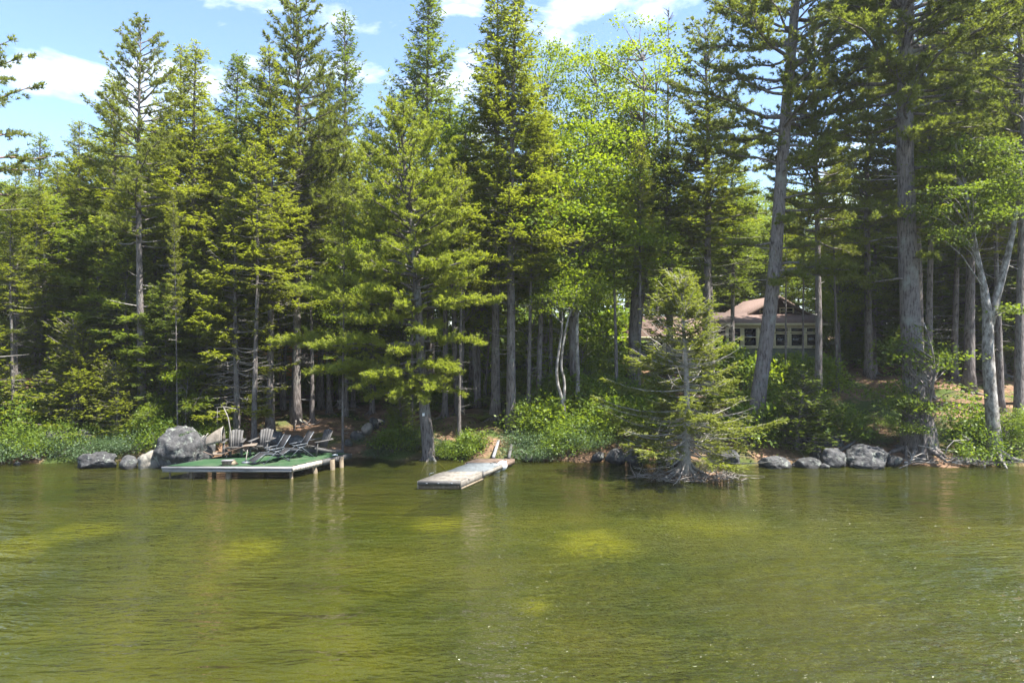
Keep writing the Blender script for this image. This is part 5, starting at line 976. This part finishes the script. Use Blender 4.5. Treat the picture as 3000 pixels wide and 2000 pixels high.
# ------------------------------------------------------------------ canoes on their rack, tarp
rx, ry = -24.6, 36.0; rz_ = gz(rx, ry)
rack = thing('canoe_rack', 'timber rack holding canoes in the shade at the far left', 'rack', (rx, ry, rz_))
for s in (-1.6, .9):
    for yy in (-.5, .5): MB().beam((s, yy, -.2), (s, yy, 1.5), .09, .09).build('post', M['grey_wood'], rack)
    for zz in (.42, 1.1): MB().beam((s, -.75, zz), (s, .75, zz), .07, .09).build('crossbar', M['grey_wood'], rack)
def canoe(label, loc, rz, mat, L=4.6):
    t = thing('canoe', label, 'canoe', loc, rz); n, k = 18, 12; V = []
    for i in range(n+1):
        u = -1+2*i/n; w = .44*max(0, 1-abs(u)**2.4)**.8+.004; kz = .40*(1-abs(u)**6*.9); sheer = .14*abs(u)**3
        for j in range(k+1): a = math.pi*j/k; V.append((u*L/2, math.cos(a)*w, math.sin(a)*kz-sheer))   # keel up
    ii = (np.arange(n)[:, None]*(k+1)+np.arange(k)[None, :]).ravel()
    o = obj('hull', mesh_np('hull', np.array(V), np.stack([ii, ii+1, ii+k+2, ii+k+1], -1), [M[mat]], True), t); sm = o.modifiers.new('thickness', 'SOLIDIFY'); sm.thickness = .02
    for s in (0, k): MB().tube([V[i*(k+1)+s] for i in range(n+1)], .016, 5).build('gunwale', M['white_wood'], t)
    for u in (-.8, .8): MB().beam((u, -.38, .0), (u, .38, .0), .05, .03).build('thwart', M['grey_wood'], t)
canoe('upturned green canoe on the lower rack at the far left', (rx+1.1, ry, rz_+.50), .12, 'green_hull'); canoe('upturned red canoe on the upper rack behind the left trunks', (rx-1.0, ry+.05, rz_+1.17), .05, 'red_hull')
tp = thing('hanging_tarp', 'olive tarp hung between trunks in the dark left wood', 'tarp', (-24.6, 40.0, gz(-24.6, 40.0)))
V = []; n, k = 14, 8
for j in range(k+1):
    for i in range(n+1): u = i/n; v = j/k; V.append(((u-.5)*1.5, .08*math.sin(u*14)*(.4+v)+.03*math.sin(v*5), 3.0-v*1.9-.30*math.sin(u*math.pi)*(1-v)))
ii = (np.arange(k)[:, None]*(n+1)+np.arange(n)[None, :]).ravel(); o = obj('cloth', mesh_np('cloth', np.array(V), np.stack([ii, ii+1, ii+n+2, ii+n+1], -1), [M['tarp']], True), tp); sm = o.modifiers.new('thickness', 'SOLIDIFY'); sm.thickness = .01
MB().tube([(-1.9, 0, 3.15), (-.75, 0, 3.0), (0, 0, 2.75), (.75, 0, 3.0), (1.9, 0, 3.15)], .01, 4).build('rope', M['deadwood'], tp)
# white board and bucket bits on land
t = thing('white_bucket', 'small white bucket at the foot of the huge pine', 'bucket', (XW(2655, 27.75), 27.75, gz(XW(2655, 27.75), 27.75)-.01)); MB().tube([(0, 0, 0), (0, 0, .15)], [.055, .07], 12).build('pail', M['white_float'], t); MB().tube([(0, 0, .15), (0, 0, .165)], [.076, .076], 12).build('rim', M['grey_wood'], t)
t = thing('trail_sign', 'small white marker nailed to the yellow green pine trunk', 'sign', (XW(1243, 28.9)-.0, 28.66, ZW(1212, 28.9))); MB().box((0, -.03, 0), (.10, .012, .12)).build('plate', M['white_float'], t); MB().tube([(0, -.036, .04), (0, -.045, .04)], .008, 6).build('nail', M['black_mesh'], t)
# bench bar nailed between two trunks behind the deck
t = thing('rail_bench', 'grey board bench between trunks on the brown slope', 'bench', (XW(880, 33.9), 33.9, gz(XW(880, 33.9), 33.9))); MB().box((0, 0, .98), (1.3, .16, .05)).build('seat', M['grey_wood'], t)
for s in (-.5, .5): MB().box((s, 0, .45), (.08, .1, 1.0)).build('leg', M['grey_wood'], t)

# ------------------------------------------------------------------ driftwood and fallen branches
rgd = np.random.default_rng(23)
def stick(label, pts, r, name='driftwood_branch', twigs=3, mat='deadwood', group=None):
    p = np.array(pts, float); o = p[0].copy(); mb = MB(); q = p-o
    n = len(q); mb.tube(q, np.linspace(r, r*.35, n), 6, wob=.1)
    for _ in range(twigs):
        k = rgd.integers(1, n); dd = unit(rgd.normal(size=3)*[1, .6, .5]+[0, 0, .3]); mb.tube([q[k], q[k]+dd*rgd.uniform(.15, .5)], [r*.4, r*.12], 4, caps=False)
    t = mb.mesh(name, [M[mat]], True); return tag(obj(name, t, None, tuple(o)), label, 'branch', group)
for k in range(34):
    px = rgd.uniform(2600, 2960); d = rgd.uniform(27.0, 28.0); x = XW(px, d); z = .06+rgd.uniform(0, .32)*(1-abs(px-2760)/260); L = rgd.uniform(.5, 1.9); a = rgd.normal(0, .35); e = rgd.normal(0, .10)
    stick('grey driftwood stick tangled in the pile below the huge pine', [(x-L/2*math.cos(a), d-L/2*math.sin(a), z-e*L/2), (x, d+rgd.normal(0, .05), z+rgd.normal(.03, .03)), (x+L/2*math.cos(a), d+L/2*math.sin(a), z+e*L/2)], rgd.uniform(.012, .045), 'driftwood_stick', 2, 'deadwood' if rgd.random() < .6 else 'grey_wood', 'driftwood pile on the right shore')
def W3(px, py, d): return (XW(px, d), d, ZW(py, d))
stick('arched pale branch rising from the driftwood pile', [W3(2770, 1330, 27.5), W3(2775, 1310, 27.5), W3(2795, 1290, 27.5), W3(2840, 1287, 27.6)], .025)
stick('pale curved stick at the left end of the driftwood', [W3(2665, 1352, 27.2), W3(2672, 1340, 27.2), W3(2700, 1328, 27.3)], .03); stick('long thin branch lying below the huge pine', [W3(2690, 1304, 27.8), W3(2730, 1312, 27.7), W3(2790, 1320, 27.6)], .022)
stick('thin pale twig standing in the water at the right', [W3(2885, 1374, 26.9), W3(2886, 1362, 26.9), W3(2896, 1350, 27.0)], .018); stick('grey log slanting between the right boulders', [W3(2460, 1322, 28.2), W3(2485, 1305, 28.3), W3(2505, 1292, 28.6)], .09, 'driftwood_log', 0, 'grey_wood'); stick('thin pale fallen branch on the right bank', [W3(2528, 1270, 29.6), W3(2550, 1262, 29.7), W3(2575, 1250, 29.9)], .018)
stick('fallen branch on the brown slope behind the loungers', [(XW(868, 33), 33, gz(XW(868, 33), 33)+.04), (XW(885, 33), 33.2, gz(XW(885, 33), 33.2)+.05), (XW(925, 33), 33.3, gz(XW(925, 33), 33.3)+.04)], .03); stick('dark log lying on the path above the dock', [(XW(1462, 30.3), 30.3, gz(XW(1462, 30.3), 30.3)+.05), (XW(1482, 30.3), 30.4, gz(XW(1482, 30.3), 30.4)+.06)], .07, 'fallen_log', 0, 'brown_wood'); stick('leaning dead limb beside the slanting spruce behind the chairs', [W3(758, 1272, 30.2), W3(775, 1258, 30.3), W3(795, 1245, 30.5)], .03, 'driftwood_branch', 1)
# tangled root mass and brush at the foot of the shoreline spruce: too many to count
mb = MB()
for k in range(420):
    a = rgd.uniform(0, 6.28); q = rgd.random()**.6; x = 6.35+1.9*q*math.cos(a)+(.5 if rgd.random() < .4 else 0); y = 25.0+.9*q*math.sin(a); L = rgd.uniform(.2, .8); dd = unit(np.array([rgd.normal(0, 1), rgd.normal(0, .5)-.15, rgd.normal(.1, .35)]))
    z = .05+.25*(1-q)*rgd.random(); p = np.array([x, y, z]); m_ = p+dd*L*.5+rgd.normal(0, .04, 3); e_ = p+dd*L; m_[2] = max(m_[2], -.05); mb.cur = int(rgd.random() < .3); mb.tube([p, m_, e_], [.014, .010, .004], 4, caps=False)
for k in range(26):
    a = rgd.uniform(0, 6.28); u = np.array([math.cos(a), math.sin(a)*.8, 0]); l = rgd.uniform(.5, 1.3); c = np.array([XW(2010, 25), 25.0, 0]); mb.cur = 0
    mb.tube([c+u*.08+[0, 0, .65], c+u*.25*l+[0, 0, .36], c+u*.6*l+[0, 0, .14], c+u*l+[0, 0, -.08]], [.06, .05, .035, .012], 5, caps=False)
rm = mb.build('root_tangle', [M['deadwood'], M['brown_wood']], None, True); tag(rm, 'tangle of grey roots and dead brush under the ragged shoreline spruce', 'brush', kind='stuff')
# ------------------------------------------------------------------ shrubs, ferns and ground cover
rgu = np.random.default_rng(31)
ZONES = [  # (label, group, name, keys, px0, px1, t0, t1 metres inland, count, scale0, scale1)
 ('greyish low shrub overhanging the water on the left bank', 'low shrubs along the left waterline', 'low_shrub', ['shrubC', 'shrubC', 'shrubA'], -60, 250, .1, 1.1, 14, .8, 1.25),
 ('low shrub behind the left boulders', 'low shrubs behind the left boulders', 'low_shrub', ['shrubC', 'shrubA'], 250, 480, .5, 1.6, 12, .8, 1.2),
 ('leafy shrub in the thick growth of the left bank', 'leafy shrubs of the left bank', 'leafy_shrub', ['shrubA', 'shrubB', 'shrubA', 'shrubD'], -80, 520, 1.6, 5.5, 26, .9, 1.7),
 ('sunlit leafy shrub right of the largest boulder', 'leafy shrubs by the largest boulder', 'leafy_shrub', ['shrubB', 'shrubA'], 570, 665, .8, 4.0, 9, .8, 1.4),
 ('leafy shrub deep under the left trees', 'leafy shrubs deep under the left trees', 'leafy_shrub', ['shrubA', 'shrubB', 'shrubD'], 100, 780, 6, 16, 26, 1.0, 2.2),
 ('dark shrub between deck and pine', 'shrubs between deck and pine', 'leafy_shrub', ['shrubA', 'shrubB', 'shrubC'], 1075, 1235, .2, 1.4, 8, .6, 1.0),
 ('dark shrub between pine and dock', 'shrubs between pine and dock', 'leafy_shrub', ['shrubA', 'shrubB', 'shrubC'], 1275, 1400, .1, 1.0, 7, .5, .85),
 ('low dense shrub on the bank right of the dock', 'shrubs right of the dock', 'low_shrub', ['shrubC', 'shrubA', 'shrubC'], 1515, 1760, .2, 1.8, 15, .8, 1.3),
 ('leafy shrub on the green slope above the dock', 'shrubs on the green slope above the dock', 'leafy_shrub', ['shrubA', 'shrubB', 'shrubD', 'shrubA'], 1545, 1900, 1.6, 6.5, 36, .9, 1.8),
 ('bright fern on the slope below the house', 'ferns on the slope below the house', 'fern', ['fern', 'fernB'], 1600, 2250, 4.5, 11, 34, .9, 1.5),
 ('bright sunlit shrub under the porch windows', 'sunlit shrubs under the porch', 'leafy_shrub', ['shrubD', 'shrubB', 'shrubD'], 2040, 2420, 9.5, 14, 24, 1.1, 1.9),
 ('sunlit shrub beside the house wing', 'sunlit shrubs by the house wing', 'leafy_shrub', ['shrubD', 'shrubB'], 1640, 1800, 10, 15, 12, 1.0, 1.9),
 ('dark shrub around the leaning pine base', 'dark shrubs by the leaning pine', 'leafy_shrub', ['shrubA', 'shrubB'], 2190, 2460, 1.2, 5.0, 20, .8, 1.5),
 ('small shrub scattered on the right bank', 'small shrubs on the right bank', 'small_shrub', ['shrubC', 'shrubA', 'shrubC'], 2450, 2860, .6, 4.0, 14, .4, .8),
 ('leafy shrub under the forked maple', 'shrubs under the forked maple', 'leafy_shrub', ['shrubA', 'shrubB', 'shrubC'], 2830, 3080, .2, 3.0, 13, .8, 1.4),
 ('sunlit shrub at the far side of the right clearing', 'shrubs beyond the right clearing', 'leafy_shrub', ['shrubD', 'shrubA', 'shrubB'], 2430, 3080, 15, 22, 22, 1.0, 2.2),
 ('sunlit leafy shrub deep behind the twin trunks', 'sunlit shrubs deep behind the twin trunks', 'leafy_shrub', ['shrubD', 'shrubB', 'shrubD'], 1130, 1760, 5.5, 14, 40, .5, 1.1),
 ('sunlit shrub in the far glade', 'sunlit shrubs in the far glade', 'leafy_shrub', ['shrubD', 'shrubD', 'shrubB'], 1080, 1800, 15, 30, 70, 1.8, 3.6),
 ('fern behind the dock bank under the twin trunks', 'ferns under the twin trunks', 'fern', ['fern', 'fernB'], 1230, 1620, 4, 8, 16, .7, 1.1),
 ('leafy shrub at the foot of the brown slope trees', 'shrubs behind the brown slope', 'leafy_shrub', ['shrubA', 'shrubB'], 760, 1130, 9, 16, 16, .9, 1.8),
]
for lab, grp, nm, keys, p0, p1, t0, t1, n, s0, s1 in ZONES:
    for k in range(n):
        px = p0+(k+rgu.random())*(p1-p0)/n; d = 30.0
        if (70 < px < 165 and t0 > 1) or (785 < px < 880 and t0 > 5): continue
        for _ in range(3): x = XW(px, d); d = float(np.interp(x, SX, SY))+t0+(t1-t0)*rgu.random() if _ == 0 else d
        x = XW(px, d); s = 1.18*(s0+(s1-s0)*rgu.random())
        kk = keys[rgu.integers(len(keys))]; sz_ = 'small' if s < 1.18*(s0+(s1-s0)*.33) else 'large' if s > 1.18*(s0+(s1-s0)*.67) else 'middling'
        place(kk, nm, lab_of(sz_, lab, px), x, d, (s, s, s*rgu.uniform(.8, 1.15)), rgu.uniform(0, 6.28), grp, 'fern' if nm == 'fern' else 'shrub', parts=('stems', 'foliage'))
# moss, seedlings and low leaves on the forest floor: uncountable
n = 26000; x = rgu.uniform(-34, 34, n); t = rgu.random(n)**1.3*22+.3; y = np.interp(x, SX, SY)+t
keep = np.array([mnoise.noise(Vector((a*.35, b*.35, 0))) for a, b in zip(x, y)])+.25*rgu.normal(size=n) > .10
keep &= ~((x > -12) & (x < -5.5) & (t < 9) & (rgu.random(n) < .85)); x, y = x[keep], y[keep]; z = ground_z(x, y)
c = np.c_[x, y, z+.02+rgu.random(len(x))*.10]; lf = Leaves(); a = rgu.uniform(0, 6.28, len(x)); L = rgu.uniform(.07, .17, len(x))
lf.blades(c, np.c_[np.cos(a), np.sin(a), rgu.uniform(.1, .8, len(x))], np.c_[rgu.normal(0, .4, (len(x), 2)), np.ones(len(x))], L, L*.55, .15)
tag(obj('ground_cover', lf.mesh('ground_cover', M['shrub'])), 'low green seedlings and leaves scattered over the forest floor', 'ground cover', kind='stuff')
n = 14000; x = rgu.uniform(-30, 32, n); t = rgu.random(n)*15+.2; y = np.interp(x, SX, SY)+t; z = ground_z(x, y); lf = Leaves(); a = rgu.uniform(0, 6.28, n); L = rgu.uniform(.05, .16, n)
lf.blades(np.c_[x, y, z+.012], np.c_[np.cos(a), np.sin(a), rgu.normal(.0, .15, n)], np.c_[rgu.normal(0, .35, (n, 2)), np.ones(n)], L, L*.4, .1)
tag(obj('leaf_litter', lf.mesh('leaf_litter', M['brown_needle'])), 'dry brown leaves and needles strewn over the forest floor', 'leaf litter', kind='stuff')

# ------------------------------------------------------------------ thin air volume added to lift the dark shade in the wood
hm_, hn, hl_, ho = new_mat('fill_haze_air')
pv = hn.new('ShaderNodeVolumePrincipled'); pv.inputs['Color'].default_value = (.93, .95, 1, 1); pv.inputs['Density'].default_value = 0.00034; pv.inputs['Anisotropy'].default_value = 0.25
hl_.new(pv.outputs['Volume'], ho.inputs['Volume'])
hz_o = MB().box((0, 120, 15), (870, 910, 44)).build('fill_haze', hm_); tag(hz_o, 'thin pale air added over lake and wood to lift the shade', 'fill_haze', kind='stuff')
